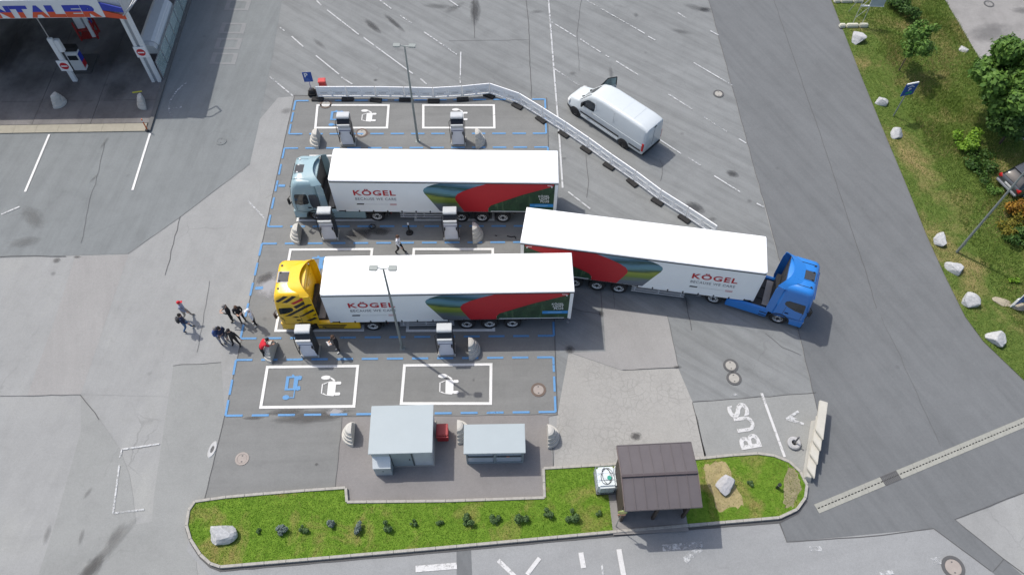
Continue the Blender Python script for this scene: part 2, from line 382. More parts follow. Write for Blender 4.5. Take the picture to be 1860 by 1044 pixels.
dark_strip([(341, 957), (349, 982), (367, 1010), (385, 1026), (402, 1033), (600, 1016), (830, 996), (1120, 969), (1250, 958), (1414, 945), (1447, 929), (1463, 907)], .42, .01, 8)  # dark strip painted at the kerb foot, standing in for its shaded face
so_ = structure('seams_and_kerb_shade', sm, DARK_STRIP, recalc=False)

# stains with a shape of their own, and shadow painted on the ground
ST = [stain_mat('oil_stain', (.03, .03, .032), .55), stain_mat('faint_stain', (.05, .05, .05), .28), stain_mat('wet_or_shadow_patch', (.045, .043, .042), .62, .6, 2.2), stain_mat('pale_repair', (.34, .34, .35), .75, .6, 2.0), stain_mat('rust_stain', (.17, .10, .06), .5)]
def stain_or_shadow(px, py, rx, ry, ang, k, lvl=8):
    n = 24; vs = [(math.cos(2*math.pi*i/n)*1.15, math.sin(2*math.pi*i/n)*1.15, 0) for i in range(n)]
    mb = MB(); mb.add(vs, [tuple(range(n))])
    x, y = G(px, py); o = mb.build('stain_or_shadow', ST[k], None, loc=(x, y, .004*lvl+random.random()*.002), rz=R(ang)); o.scale = (rx, ry, 1); o['kind'] = 'structure'
for a in [(677, 48, 1.3, .33, -52, 0), (716, 42, 1.7, .25, -52, 0), (580, 80, 1.0, .22, -48, 1), (863, 20, .5, 2.0, 0, 0), (795, 12, 1.6, .35, -8, 1), (825, 15, 1.2, .4, 40, 1), (975, 22, .6, .25, 0, 1),
          (1265, 15, 1.5, .4, -25, 1), (1280, 18, .6, .35, 0, 0), (1155, 28, .25, .3, 0, 1), (1110, 135, .2, 1.0, 0, 1), (1238, 58, 1.0, .3, -20, 1), (1330, 316, .55, .35, -30, 0), (1262, 377, .85, .5, -35, 0), (1294, 398, .35, .2, 0, 1),
          (682, 146, .2, .15, 0, 0), (103, 473, .3, .25, 0, 0), (140, 467, .3, .12, 0, 0), (190, 1005, .35, 2.6, -35, 1), (165, 1035, .5, 1.0, -30, 0), (210, 970, .3, .8, -30, 1), (148, 975, .15, .5, 0, 1), (86, 970, .2, .6, 0, 1), (160, 895, .15, .4, -25, 1),
          (570, 756, 2.6, .45, 4, 2), (520, 748, 1.3, .22, 3, 2), (460, 759, .7, .12, 0, 2), (610, 748, .6, .3, 0, 3), (488, 520, .95, 1.0, 20, 3), (482, 505, .7, .4, 30, 2),
          (655, 425, 1.2, .6, 15, 2), (690, 420, 1.0, .4, -10, 2), (1035, 635, .35, .35, 0, 0), (1085, 525, .5, .5, 0, 1), (1092, 570, .2, .3, 0, 0), (1230, 667, .3, .12, 0, 0), (1155, 792, .38, .28, 0, 2), (1246, 550, .35, .6, 20, 1),  # first two: shadow of charger and cable, painted as dark patches
          (170, 325, .12, .5, -25, 1), (190, 260, .15, .7, -15, 1), (60, 395, .7, 1.4, 45, 1), (45, 440, 1.2, .5, 10, 1), (860, 690, .1, .12, 0, 1), (575, 843, .12, .1, 0, 0), (1025, 288, .2, .15, 0, 1), (1040, 134, .35, .25, 0, 1),
          (520, 202, .55, .35, 10, 1), (1797, 60, 2.5, 1.2, 20, 1), (1840, 95, 1.2, .8, 0, 1), (1860, 20, 1.4, .5, 0, 1), 
           (590, 190, .6, .3, 0, 4), (660, 243, .55, .35, 0, 4)]:
    stain_or_shadow(*a)
for a in [(60, 150, 2.2, 1.6, 10, 1), (190, 110, 2.2, 2.6, 0, 1), (110, 70, 3, 3.0, 0, 1), (20, 90, 2, 4.0, 0, 0), (230, 70, 2, 4, 0, 1), (120, 170, 1.0, 2.0, -20, 1), (215, 165, 1.2, 1.4, 0, 1)]: stain_or_shadow(*a, lvl=29)

# ---------------------------------------------------------------- painted markings (children of the surface they are painted on)
WHITE = paint('white_road_paint', (.70, .70, .68), .17); WORN = paint('worn_white_paint', (.52, .53, .53), .66, 5); OLDW = paint('old_white_paint', (.50, .51, .51), .5, 4); BLUE = paint('blue_road_paint', (.11, .275, .51), .24, 8)
Z_P = .040
def line(name, a, b, w, mat, parent, split=1):
    mb = MB(); pts = [G(*a), G(*b)] if len(a) == 2 else [a, b]
    strip_pts(mb, pts, w, Z_P); return mb.build(name, mat, parent, recalc=False)
for s in [(569, -4, 584, 11), (594, 19, 652, 64), (660, 69, 750, 135), (764, 144, 775, 154), (684, -3, 711, 17), (727, 29, 750, 45), (770, 59, 830, 100), (810, -3, 832, 12), (837, 95, 836, 152),
          (509, 51, 517, 57), (530, 67, 551, 86), (574, 102, 616, 136), (620, 141, 640, 154), (490, 140, 532, 175), (450, 365, 483, 399), (1002, 41, 1046, 68), (1054, 72, 1091, 96), (1100, 101, 1106, 105), (1119, 112, 1162, 139),
          (1214, 172, 1257, 199), (1279, 214, 1320, 240), (1066, 2, 1171, 62), (1177, 67, 1190, 74), (1260, 115, 1330, 156), (1231, 24, 1246, 34), (1290, 57, 1305, 65), (1007, 126, 1052, 156), (1342, 253, 1355, 261),
          (1199, 255, 1237, 280), (1249, 286, 1272, 301), (1297, 320, 1345, 350), (1374, 370, 1388, 377), (1032, 349, 1072, 380), (1143, 235, 1170, 262)]:
    line('parking_line', s[:2], s[2:], .10, WORN if random.random() < .6 else OLDW, ground)
for s in [(996, -4, 1006, 126), (1006, 126, 1016, 250), (1016, 250, 1022, 342)]: line('parking_line', s[:2], s[2:], .12, OLDW, ground)
for s in [(90, 245, 46, 349), (273, 243, 241, 346)]: line('bay_line', s[:2], s[2:], .15, WHITE, apron)
for s in [(222, 816, 290, 806), (222, 816, 218, 832), (217, 845, 206, 932), (206, 932, 262, 925)]: line('worn_line', s[:2], s[2:], .09, WORN, ground)
for s in [(36, 376, 3, 390)]: line('worn_line', s[:2], s[2:], .12, WORN, apron)
line('bus_bay_line', (1383, 714), (1425, 830), .14, paint('half_worn_paint', (.58, .58, .57), .42, 4), ground)
for s in [(755, 1033, 830, 1027, .30), (905, 1017, 937, 1048, .2), (980, 1013, 957, 1043, .2), (1055, 1003, 1060, 1031, .25), (1124, 997, 1134, 1052, .25), (1203, 995, 1276, 989, .32), (1273, 994, 1243, 1018, .3), (1093, 1025, 1096, 1046, .1), (1470, 996, 1492, 996, .25), (1692, 1020, 1708, 1017, .35), (1598, 1042, 1622, 1038, .2)]:
    line('road_marking', s[:2], s[2:4], s[4], MATS['half_worn_paint'] if s[0] < 1090 or s[0] > 1100 and s[0] < 1150 else WORN, ground)
# faint turning arrow on the apron beside the station
mb = MB(); strip_pts(mb, [G(*p) for p in [(340, 150), (322, 165), (309, 185), (307, 200), (312, 210)]], .12, Z_P); strip_pts(mb, [G(306, 201), G(330, 195)], .12, Z_P+.001)
mb.build('turn_arrow', WORN, apron, recalc=False)
# arrow head in the bus bay, then the word
mb = MB()
for a, b in [((1428, 761), (1450, 747)), ((1428, 761), (1460, 770)), ((1434, 758), (1447, 762))]: strip_pts(mb, [G(*a), G(*b)], .14, Z_P+random.random()*.002)
mb.build('arrow', WORN, ground, recalc=False)
for ch, q0, q1, q2, mt in [('B', (1384, 811), (1374, 784), (1346, 813), MATS['half_worn_paint']), ('U', (1374, 781), (1364, 752), (1339, 780), paint('bus_paint', (.56, .56, .55), .43, 4)), ('S', (1364, 753), (1352, 727), (1325, 748), MATS['bus_paint'])]:
    a, b, c = [Vector(G(*q)) for q in (q0, q1, q2)]      # a: foot of the letter, b: along the word, c: towards its top
    x, y = (b-a), (c-a); me = text_mesh('letter', ch, x.length*.92, y.length, mt, .025)
    place_text('letter', me, (a.x, a.y, Z_P), (x.x, x.y, 0), (-x.y, x.x, 0), ground)
line('road_marking', (1329, 717), (1339, 716), .14, WORN, ground)

# dashed blue outlines of the four charging rows
def dashes(a, b, parent, per=1.42, ln=.92, off=.0, w=.125):
    A, B = Vector(a), Vector(b); L = (B-A).length; d = (B-A)/L
    n = max(1, round((L-ln)/per)); per = (L-ln)/n if n else per
    for i in range(n+1):
        s = i*per; mb = MB(); strip_pts(mb, [A+d*s, A+d*(s+ln)], w, Z_P + (.001 if abs(d.y) > abs(d.x) else 0)); mb.build('blue_dash', BLUE, parent, recalc=False)
for q in [[(537, 184), (990, 181), (992, 243), (525, 244)], [(517, 270), (995, 268), (1000, 411), (487, 412)], [(476, 443), (1000, 440), (1006, 610), (437, 615)], [(429, 654), (1005, 649), (1009, 748), (410, 755)]]:
    p = [G(*k) for k in q]
    dashes(p[0], p[1], charging_lot); dashes(p[3], p[2], charging_lot); dashes(p[0], p[3], charging_lot); dashes(p[1], p[2], charging_lot)
for a, b in [((506, 338), (518, 338)), ((464, 524), (478, 523))]: line('blue_dash', a, b, .2, BLUE, charging_lot)
# white bay boxes
def boxline(q, w=.16):
    p = [Vector(G(*k)) for k in q]; mb = MB(); n = len(p)
    ctr = sum(p, Vector((0, 0)))/n; vs = []
    for k in range(n):
        a, b, c = p[k-1], p[k], p[(k+1) % n]; d1, d2 = (b-a).normalized(), (c-b).normalized()
        n1, n2 = Vector((-d1.y, d1.x)), Vector((-d2.y, d2.x)); m = (n1+n2).normalized(); m /= max(.3, m.dot(n1))
        vs += [b + m*w/2, b - m*w/2]
    mb.add([(v.x, v.y, Z_P+.002) for v in vs], [(2*k, 2*k+1, (2*k+3) % (2*n), (2*k+2) % (2*n)) for k in range(n)])
    mb.build('bay_outline', WHITE, charging_lot, recalc=False)
for q in [[(577, 192), (706, 192), (703, 233), (573, 233)], [(769, 192), (897, 192), (898, 233), (769, 233)], [(564, 284), (697, 283), (685, 400), (541, 401)], [(762, 283), (896, 283), (896, 400), (755, 400)],
          [(528, 454), (676, 453), (659, 600), (501, 601)], [(752, 453), (895, 453), (897, 600), (740, 601)], [(486, 667), (650, 665), (643, 738), (474, 740)], [(735, 664), (892, 662), (891, 733), (729, 733)]]: boxline(q)
# electric-car symbol: a car seen from the front, wheels pointing right, with a plug to its upper left
def car_symbol(px, py, s=1.0):
    x, y = G(px, py); mb = MB(); z = 0
    def quad(*p): mb.add([(a, b, z) for a, b in p], [tuple(range(len(p)))])
    quad((-.02, -.42), (.34, -.46), (.34, .46), (-.02, .42))                                # bonnet
    quad((.34, -.46), (.42, -.36), (.42, .36), (.34, .46))
    quad((-.36, -.27), (-.30, -.31), (-.30, .31), (-.36, .27)); quad((-.30, -.31), (-.24, -.26), (0, -.40), (-.02, -.42)); quad((-.30, .31), (-.02, .42), (0, .40), (-.24, .26))   # roof and pillars
    quad((.42, -.42), (.66, -.42), (.70, -.36), (.70, -.29), (.66, -.24), (.42, -.24)); quad((.42, .24), (.66, .24), (.70, .29), (.70, .36), (.66, .42), (.42, .42))               # wheels
    quad(*[(-.18+.27*math.cos(t), .68+.13*math.sin(t)) for t in [2*math.pi*i/14 for i in range(14)]])                                                                           # plug head
    quad((.06, .72), (.22, .62), (.36, .50), (.30, .42), (.16, .55), (.04, .63))                                                                                                # cable
    o = mb.build('car_symbol', WHITE, charging_lot, recalc=False, loc=(x, y, Z_P+.001)); o.scale = (s, s, 1)
for q in [(666, 214, .95), (832, 212, .95), (596, 706, 1.0), (810, 703, 1.0)]: car_symbol(*q)
def truck_symbol(px, py, s=1.0):
    x, y = G(px, py); mb = MB(); z = 0
    def quad(*p): mb.add([(a, b, z) for a, b in p], [tuple(range(len(p)))])
    quad((-.42, -.45), (-.24, -.45), (-.24, .45), (-.42, .45)); quad((-.24, .33), (.05, .33), (.05, .45), (-.24, .45)); quad((-.24, -.45), (.05, -.45), (.05, -.33), (-.24, -.33))
    quad((.05, -.45), (.3, -.45), (.3, .45), (.05, .45)); quad((.3, -.5), (.5, -.42), (.46, -.2), (.3, -.2)); quad((.3, .2), (.46, .2), (.5, .42), (.3, .5)); quad((-.12, .45), (.06, .45), (0, .56), (-.1, .56))
    quad((.14, -.45), (.2, -.45), (.2, -.95), (.14, -.95)); quad((-.1, -.95), (.14, -.95), (.14, -.89), (-.1, -.89)); quad(*[(-.28+.2*math.cos(t), -.9+.15*math.sin(t)) for t in [2*math.pi*i/12 for i in range(12)]])
    o = mb.build('truck_symbol', BLUE, charging_lot, recalc=False, loc=(x, y, Z_P+.001)); o.scale = (s, s, 1)
for q in [(532, 696, .95), (611, 211, .95), (578, 478, .95), (602, 330, .95)]: truck_symbol(*q)

# ---------------------------------------------------------------- manholes
RUST = M('rusty_iron', (.14, .105, .085), .8); CONC = M('pale_concrete', (.36, .345, .31), .85, var=.16, scale=5); IRON = M('cast_iron', (.09, .09, .09), .7); COVER = M('cover_concrete', (.33, .29, .26), .85)
def manhole(px, py, r, ring, lid, label):
    x, y = G(px, py); t = thing('manhole_cover', label, 'manhole', (x, y, .03), 0, 'manhole covers in the asphalt')
    MB().lathe([(r*.72, 0), (r*.72, .012), (r, .012), (r, -.02)], 28).build('frame_ring', ring, t)
    MB().lathe([(0, .006), (r*.69, .006), (r*.69, -.02)], 28).build('lid', lid, t)
    for k in range(2): MB().box(-.04, .04, r*.45*(-1)**k-.03, r*.45*(-1)**k+.03, .007, .011).build('lifting_slot', IRON, t)
for a in [(978, 708, .42, RUST, COVER, 'round manhole with rusty ring at the lower right of the charging bays'), (440, 833, .36, COVER, COVER, 'pale round manhole lid left of the grey kiosk'),
          (1327, 664, .42, IRON, CONC, 'upper of two touching pale round manhole covers above the word on the road'), (1333, 687, .42, IRON, CONC, 'lower of two touching pale round manhole covers above the word on the road'),
          (402, 257, .36, A_APRON, A_APRON, 'faint asphalt-coloured round manhole on the apron by the station'), (1305, 171, .38, IRON, CONC, 'dark-ringed round manhole right of the white van'),
          (592, 190, .42, RUST, CONC, 'pale manhole on the white bay line by the plastic barrier'), (657, 242, .42, RUST, CONC, 'pale manhole beside the upper left charging station'),
          (1731, 1030, .56, IRON, COVER, 'large manhole with wide dark ring at the lower right corner'), (1796, 8, .4, IRON, A_PATH, 'ring of a manhole on the far pavement behind the trees')]: manhole(*a)
x, y = G(386, 816); t = thing('drain_cover', 'white oval stone ring around a small drain left of the pale manhole', 'drain', (x, y, .02), R(-12))
o = MB().lathe([(.14, 0), (.14, .02), (.30, .03), (.34, -.01)], 24).build('ring', M('white_stone', (.45, .45, .44), .8), t); o.scale = (.6, 1.4, 1)
o = MB().lathe([(0, .004), (.13, .004), (.13, -.01)], 20).build('lid', IRON, t); o.scale = (.65, 1.3, 1)

# ---------------------------------------------------------------- slotted drain channel, one concrete element per metre
t = thing('drain_channel', 'long pale concrete drain channel with a row of slots crossing the road', 'drain', (0, 0, 0))
SLOTM = M('drain_dark', (.02, .02, .02), .9); DCONC = M('drain_concrete', (.30, .30, .265), .85, var=.15)
A_, B_ = Vector(G(1483, 924)), Vector(G(1985, 715)); d = (B_-A_).normalized(); nn = Vector((-d.y, d.x)); L = (B_-A_).length; ang = math.atan2(d.y, d.x)
gpos = math.floor((Vector(G(1608, 870))-A_).length)+.5
em = MB().box(.006, .994, -.24, -.028, -.02, .034).box(.006, .994, .028, .24, -.02, .034)
for k in range(5): em.box(.006+k*.2, .006+k*.2+.07, -.028, .028, -.02, .034)
em = em.mesh('channel_element', DCONC); sl = MB().box(0, L, -.03, .03, -.01, .022)
sl.build('slot', SLOTM, t, loc=(A_.x, A_.y, 0), rz=ang)
for k in range(int(L)):
    if abs(k+.5-gpos) < .55: continue
    q = A_+d*k; link('channel_element', em, t, (q.x, q.y, 0), ang)
gr = MB().box(-.49, .49, -.25, -.2, -.01, .038).box(-.49, .49, .2, .25, -.01, .038)
for k in range(10): gr.box(-.49+k*.1, -.49+k*.1+.06, -.2, .2, -.01, .036)
q = A_+d*gpos; gr.build('grate', IRON, t, loc=(q.x, q.y, 0), rz=ang)
# a second, older gutter: paving squares along the apron
PAVE = M('paving_slab', (.235, .24, .24), .9)
gut = thing('paving_squares', 'pale border blocks framing dark squares set in the asphalt beside the station', 'paving', (0, 0, 0))
for (px, py) in [(432, 10), (423, 52), (415, 80), (407, 107)]:
    x, y = G(px, py)
    MB().box(-.95, -.62, -.62, .62, 0, .016).box(.62, .95, -.62, .62, 0, .016).box(-.62, .62, .42, .62, 0, .016).box(-.62, .62, -.62, -.42, 0, .016).build('border_block', PAVE, gut, loc=(x, y, .004), rz=R(-3))

# ================================================================ GRASS ISLAND AND VERGE
KERB = M('kerb_stone', (.36, .345, .31), .85, var=.2, scale=4, dirt=.3); SOIL = M('soil', (.16, .115, .065), .95)
G_ISL = leafy('island_grass', (.115, .235, .022), (.26, .42, .05), (.38, .34, .11), .08, sc=.5)
G_VER = leafy('verge_grass', (.085, .15, .024), (.215, .29, .06), (.36, .29, .13), .07, sc=.22)
def ground_grass(name, dark, light, dry, dm, sc):
    m, t, b, o = nodes(name); co = objco(t)
    n = noise(t, co, sc, 5, .65, .5); n2 = noise(t, co, 4, 5, .7); n3 = noise(t, co, 30, 3, .7)
    c = ramp(t, n2, [(.3, c4(dark)), (.7, c4(light))])
    c = mix(t, ramp(t, n, [(.56-dm, (0, 0, 0)), (.72-dm, (1, 1, 1))]), c, ramp(t, n2, [(.3, c4(dry, .7)), (.7, c4(dry))]))
    c = mix(t, 1.0, c, ramp(t, n3, [(.3, (.7,)*3), (.7, (1.2,)*3)]), 'MULTIPLY')
    t.links.new(c, b.inputs['Base Color']); b.inputs['Roughness'].default_value = .95; b.inputs['Specular IOR Level'].default_value = .1; bump(t, b, n3, .6, .04)
    MATS[name] = m; return m
GB_ISL = ground_grass('island_turf', (.08, .16, .016), (.17, .28, .035), (.30, .26, .09), .06, .45)
GB_VER = ground_grass('verge_turf', (.06, .105, .02), (.14, .19, .045), (.31, .25, .11), .06, .2)

def kerb(name, px, label, w=.14, h=.20, out=1, stone=1.0, closed=False):
    """row of kerb stones along a line; each stone its own piece"""
    pts = [Vector(G(*p)) for p in px]
    if closed: pts.append(pts[0])
    dense = [pts[0]]
    t = thing(name, label, 'kerb', (0, 0, 0))
    s = 0
    for a, b in zip(pts[:-1], pts[1:]):
        L = (b-a).length; n = max(1, round(L/stone)); d = (b-a)/L; m = Vector((-d.y, d.x))
        me = MB().box(.006, L/n-.006, -w/2, w/2, -.05, h).mesh('kerb_stone', KERB, bevel=.012, seg=1)
        for k in range(n):
            q = a+d*(L/n*k); o = link('kerb_stone', me, t, (q.x, q.y, random.uniform(-.004, .004)), math.atan2(d.y, d.x))
    return t
# outline of the island, from the photo
isl = [(356, 912), (412, 904), (480, 898), (555, 892), (629, 887), (631, 913), (810, 911), (989, 905), (987, 852), (1090, 846), (1140, 842), (1270, 834), (1330, 828), (1375, 825), (1405, 829), (1432, 840), (1452, 858), (1464, 882), (1461, 905), (1446, 926), (1414, 941), (1250, 955), (1120, 966), (830, 993), (600, 1013), (402, 1030), (384, 1024), (366, 1008), (348, 980), (341, 955), (345, 928)]
kerb('kerb', isl, 'pale stone kerb around the grass island', closed=True)
island = link('grass_island', sheet_mesh('grass_island', [G(*p) for p in isl], .13, GB_ISL)); island['kind'] = 'structure'

def inside(P, poly):
    x, y = P[:, 0], P[:, 1]; r = np.zeros(len(P), bool); n = len(poly)
    for i in range(n):
        (x0, y0), (x1, y1) = poly[i], poly[i-1]
        c = ((y0 > y) != (y1 > y)) & (x < (x1-x0)*(y-y0)/(y1-y0+1e-12)+x0); r ^= c
    return r
def blades(name, pts, hmin, hmax, wid, z, mat, lean=.5, label=None, hs=None):
    """triangular grass blades, one mesh"""
    n = len(pts); a = rng.uniform(0, 2*np.pi, n); h = (rng.uniform(hmin, hmax, n) if hs is None else hs); ww = wid*rng.uniform(.6, 1.3, n)
    dx, dy = np.cos(a), np.sin(a); la = rng.uniform(0, 2*np.pi, n); ll = rng.uniform(0, lean, n)*h
    V = np.empty((n, 3, 3), 'f')
    V[:, 0] = np.stack([pts[:, 0]-dx*ww, pts[:, 1]-dy*ww, np.full(n, z)], 1); V[:, 1] = np.stack([pts[:, 0]+dx*ww, pts[:, 1]+dy*ww, np.full(n, z)], 1)
    V[:, 2] = np.stack([pts[:, 0]+np.cos(la)*ll, pts[:, 1]+np.sin(la)*ll, z+h], 1)
    me = bpy.data.meshes.new(name); me.vertices.add(3*n); me.vertices.foreach_set('co', V.ravel()); me.loops.add(3*n); me.loops.foreach_set('vertex_index', np.arange(3*n, dtype='i'))
    me.polygons.add(n); me.polygons.foreach_set('loop_start', np.arange(0, 3*n, 3, dtype='i')); me.polygons.foreach_set('loop_total', np.full(n, 3, 'i')); me.update(); me.validate()
    me.materials.append(mat); o = link(name, me); o['kind'] = 'stuff'
    if label: o['label'] = label; o['category'] = 'grass'
    return o
def scatter(poly, dens):
    P = np.array(poly); lo, hi = P.min(0), P.max(0); n = int((hi-lo).prod()*dens)
    Q = rng.uniform(lo, hi, (n, 2)); return Q[inside(Q, poly)]
ipoly = [G(*p) for p in isl]
SH_FLOOR = [(1110, 840), (1262, 832), (1290, 950), (1118, 966), (1112, 930)]
sh = [G(*p) for p in SH_FLOOR]; sand = [G(*p) for p in [(1272, 845), (1316, 838), (1352, 918), (1306, 932)]]
Q = scatter(ipoly, 620); Q = Q[~inside(Q, sh)]; Q = Q[~(inside(Q, sand) & (rng.random(len(Q)) < .6))]
blades('grass', Q, .025, .065, .016, .13, G_ISL, label='short green grass on the island below the kiosks')
def ragged(px, n=7, j=2.2):
    out = []
    for a, b in zip(px, px[1:]+px[:1]):
        for k in range(n): out.append((a[0]+(b[0]-a[0])*k/n+random.gauss(0, j), a[1]+(b[1]-a[1])*k/n+random.gauss(0, j)))
    return out
surf('sand_strip', ragged([(1274, 846), (1316, 838), (1352, 918), (1306, 932)]), 33, M('sandy_soil', (.34, .28, .14), .95, var=.35, scale=3)); surf('bare_strip', ragged([(1430, 846), (1450, 862), (1453, 890), (1440, 922), (1424, 926), (1422, 890)]), 33, M('grey_soil', (.25, .22, .13), .95, var=.25))

verge_px = [(1507, -5), (1560, 130), (1605, 240), (1645, 335), (1682, 427), (1715, 500), (1752, 575), (1785, 620), (1860, 692), (1960, 770), (2150, 760), (1990, 470), (1862, 264), (1778, 107), (1715, 0), (1690, -60), (1490, -60)]
vpoly = [G(*p) for p in verge_px]
verge = link('grass_verge', sheet_mesh('grass_verge', vpoly, .06, GB_VER)); verge['kind'] = 'structure'
Q = scatter(vpoly, 330); Q = Q[Q[:, 0] < 46]
nz = np.sin(Q[:, 0]*.9+1.3*np.sin(Q[:, 1]*.5))*np.sin(Q[:, 1]*.7+Q[:, 0]*.25)
EP = np.array([G(*k) for k in [(1507, 0), (1533, 65), (1560, 130), (1582, 185), (1605, 240), (1625, 290), (1645, 335), (1664, 380), (1682, 427), (1700, 465), (1715, 500), (1735, 540), (1752, 575), (1785, 620), (1822, 655), (1860, 692)]])
edge = np.full(len(Q), 1e9)
for e in EP: edge = np.minimum(edge, np.hypot(Q[:, 0]-e[0], Q[:, 1]-e[1]))
mown = edge < 2.6
hs = np.where(mown, rng.uniform(.03, .09, len(Q)), rng.uniform(.06, .20, len(Q))+np.clip(nz, 0, 1)*rng.uniform(0, .28, len(Q)))
blades('verge_grass', Q, .05, .2, .018, .06, G_VER, .8, 'long mixed green and dry grass on the verge beside the road', hs)
# ---------------------------------------------------------------- boulders
ROCK = M('white_rock', (.47, .475, .475), .9, var=.28, scale=5, dirt=.3)
def boulder(px, py, w, label, k, d=.8, h=.75, z=.06, mat=None):
    x, y = G(px, py); bm = bmesh.new(); bmesh.ops.create_icosphere(bm, subdivisions=3, radius=1)
    r = random.Random(k); cuts = [(Vector((r.gauss(0, 1), r.gauss(0, 1), r.gauss(.2, .8))).normalized(), r.uniform(.5, .85)) for _ in range(13)]
    for v in bm.verts:
        for nrm, dd in cuts:
            e = v.co.dot(nrm)-dd
            if e > 0: v.co -= nrm*e*.92
        v.co += v.co.normalized()*r.uniform(-.025, .025)
        if v.co.z < -.45: v.co.z = -.45
    me = bpy.data.meshes.new('boulder'); bm.to_mesh(me); bm.free(); me.materials.append(mat or ROCK)
    o = link('boulder', me, None, (x, y, z+.24*h*w), r.uniform(0, 6)); s = w/1.45; o.scale = (s, s*d, s*h*1.15)
    tag(o, label, 'rock', 'pale boulders')
for k, a in enumerate([(407, 972, 1.15, 'hollowed white boulder at the left end of the grass island'), (1315, 884, .95, 'grey-white boulder on the sandy strip beside the shelter'), (1556, 74, 1.1, 'white boulder below the ballast blocks of the metal frame'), (1600, 188, .85, 'white boulder to the left of the blue post sign'),
                       (1626, 245, .85, 'white boulder below the foot of the blue post sign'), (1706, 439, .9, 'jagged white boulder just above the foot of the tall lamp post'), (1731, 490, .95, 'rounded white boulder just below the foot of the tall lamp post'), (1758, 550, .98, 'angular white boulder between lamp post and the lowest boulder'), (1808, 617, 1.1, 'lowest round white boulder on the roadside verge')]):
    boulder(*a[:4], k+3, d=.85, h=.62, mat=ROCK if k != 1 else M('grey_rock', (.42, .42, .43), .85, var=.2, scale=5), z=.06 if k > 1 else .13)

# ---------------------------------------------------------------- leaves
def leaf_mesh(name, centers, radii, n, size, mat, squash=1.0, seed=0, inner=.35):
    """leaf faces spread through a set of clumps: quads bent along the middle"""
    r = np.random.default_rng(seed); C = np.array(centers); Rd = np.array(radii); pr = Rd**2/np.sum(Rd**2)
    k = r.choice(len(C), n, p=pr); d = r.normal(size=(n, 3)); d /= np.linalg.norm(d, axis=1)[:, None]
    rad = Rd[k]*(inner+(1-inner)*r.random(n)**.5)*(1+.15*r.normal(size=n)); P = C[k]+d*rad[:, None]*np.array([1, 1, squash])
    nr = d+r.normal(size=(n, 3))*.55+np.array([0, 0, .5]); nr /= np.linalg.norm(nr, axis=1)[:, None]
    a = np.cross(nr, r.normal(size=(n, 3))); a /= np.linalg.norm(a, axis=1)[:, None]; b = np.cross(nr, a); s = size*r.uniform(.55, 1.35, n)[:, None]
    V = np.empty((n, 4, 3), 'f'); V[:, 0] = P-a*s; V[:, 1] = P-b*s*.55+nr*s*.15; V[:, 2] = P+a*s; V[:, 3] = P+b*s*.55+nr*s*.15
    V[:, :, 2] = np.maximum(V[:, :, 2], .01)
    me = bpy.data.meshes.new(name); me.vertices.add(4*n); me.vertices.foreach_set('co', V.ravel()); me.loops.add(4*n); me.loops.foreach_set('vertex_index', np.arange(4*n, dtype='i'))
    me.polygons.add(n); me.polygons.foreach_set('loop_start', np.arange(0, 4*n, 4, dtype='i')); me.polygons.foreach_set('loop_total', np.full(n, 4, 'i')); me.update(); me.validate()
    me.materials.append(mat); return me
BARK = M('bark', (.09, .07, .05), .95, var=.3, scale=8)
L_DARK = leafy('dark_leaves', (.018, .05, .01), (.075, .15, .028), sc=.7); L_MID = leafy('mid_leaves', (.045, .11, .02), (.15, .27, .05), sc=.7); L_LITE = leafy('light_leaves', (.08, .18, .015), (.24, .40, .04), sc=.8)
L_SHRUB = leafy('shrub_leaves', (.045, .09, .035), (.12, .20, .07), sc=2); L_LAV = leafy('lavender_leaves', (.09, .13, .11), (.22, .27, .25), sc=2); L_ORNG = leafy('orange_leaves', (.16, .06, .012), (.38, .22, .03), sc=1.0); L_YEL = leafy('yellow_leaves', (.09, .08, .01), (.25, .22, .03), sc=1)
def tree(name, label, base, H, rad, nl, size, mat, seed, squash=1.0, z0=.06, lean=(0, 0), clumps=26, trunk_r=.1, cat='tree', low=.35):
    x, y = G(*base); t = thing(name, label, cat, (x, y, z0)); r = random.Random(seed)
    cz = H*(1+low)/2; hz = H*(1-low)/2; cs, rs = [], []
    for k in range(clumps):
        u = r.uniform(-1, 1); a = r.uniform(0, 6.283); q = math.sqrt(max(.0, 1-u*u*.85))*r.uniform(.2, 1.1)*rad
        cs.append((q*math.cos(a)+lean[0]*(cz+u*hz)/H, q*math.sin(a)+lean[1]*(cz+u*hz)/H, cz+u*hz*.8)); rs.append(rad*r.uniform(.22, .42)*(1 if u < .5 else .8))
    link('crown', leaf_mesh('crown', cs, rs, nl, size, mat, squash, seed), t)
    mb = MB(); top = Vector((lean[0]*.55, lean[1]*.55, H*.6)); mb.bar((0, 0, -.1), top*.5, trunk_r*2, trunk_r*1.5, 8); mb.bar(top*.5, top, trunk_r*1.5, trunk_r*.9, 8)
    for c in cs[::2]:
        p = top*r.uniform(.45, .95); mb.bar(p, Vector(c)*.95, trunk_r*.55, trunk_r*.2, 5)
    mb.build('trunk', BARK, t, smooth=True); return t
tree('leafy_tree', 'big leafy green tree at the right edge by the far pavement', (1796, 224), 6.8, 2.4, 36000, .18, L_MID, 11, clumps=48, trunk_r=.13, lean=(.2, .1))
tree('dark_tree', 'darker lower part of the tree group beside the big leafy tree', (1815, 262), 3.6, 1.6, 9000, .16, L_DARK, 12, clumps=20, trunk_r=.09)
tree('young_tree', 'young light-crowned tree on the verge above the blue post sign', (1632, 130), 4.3, 1.35, 2600, .12, L_MID, 5, clumps=20, trunk_r=.05, low=.36)
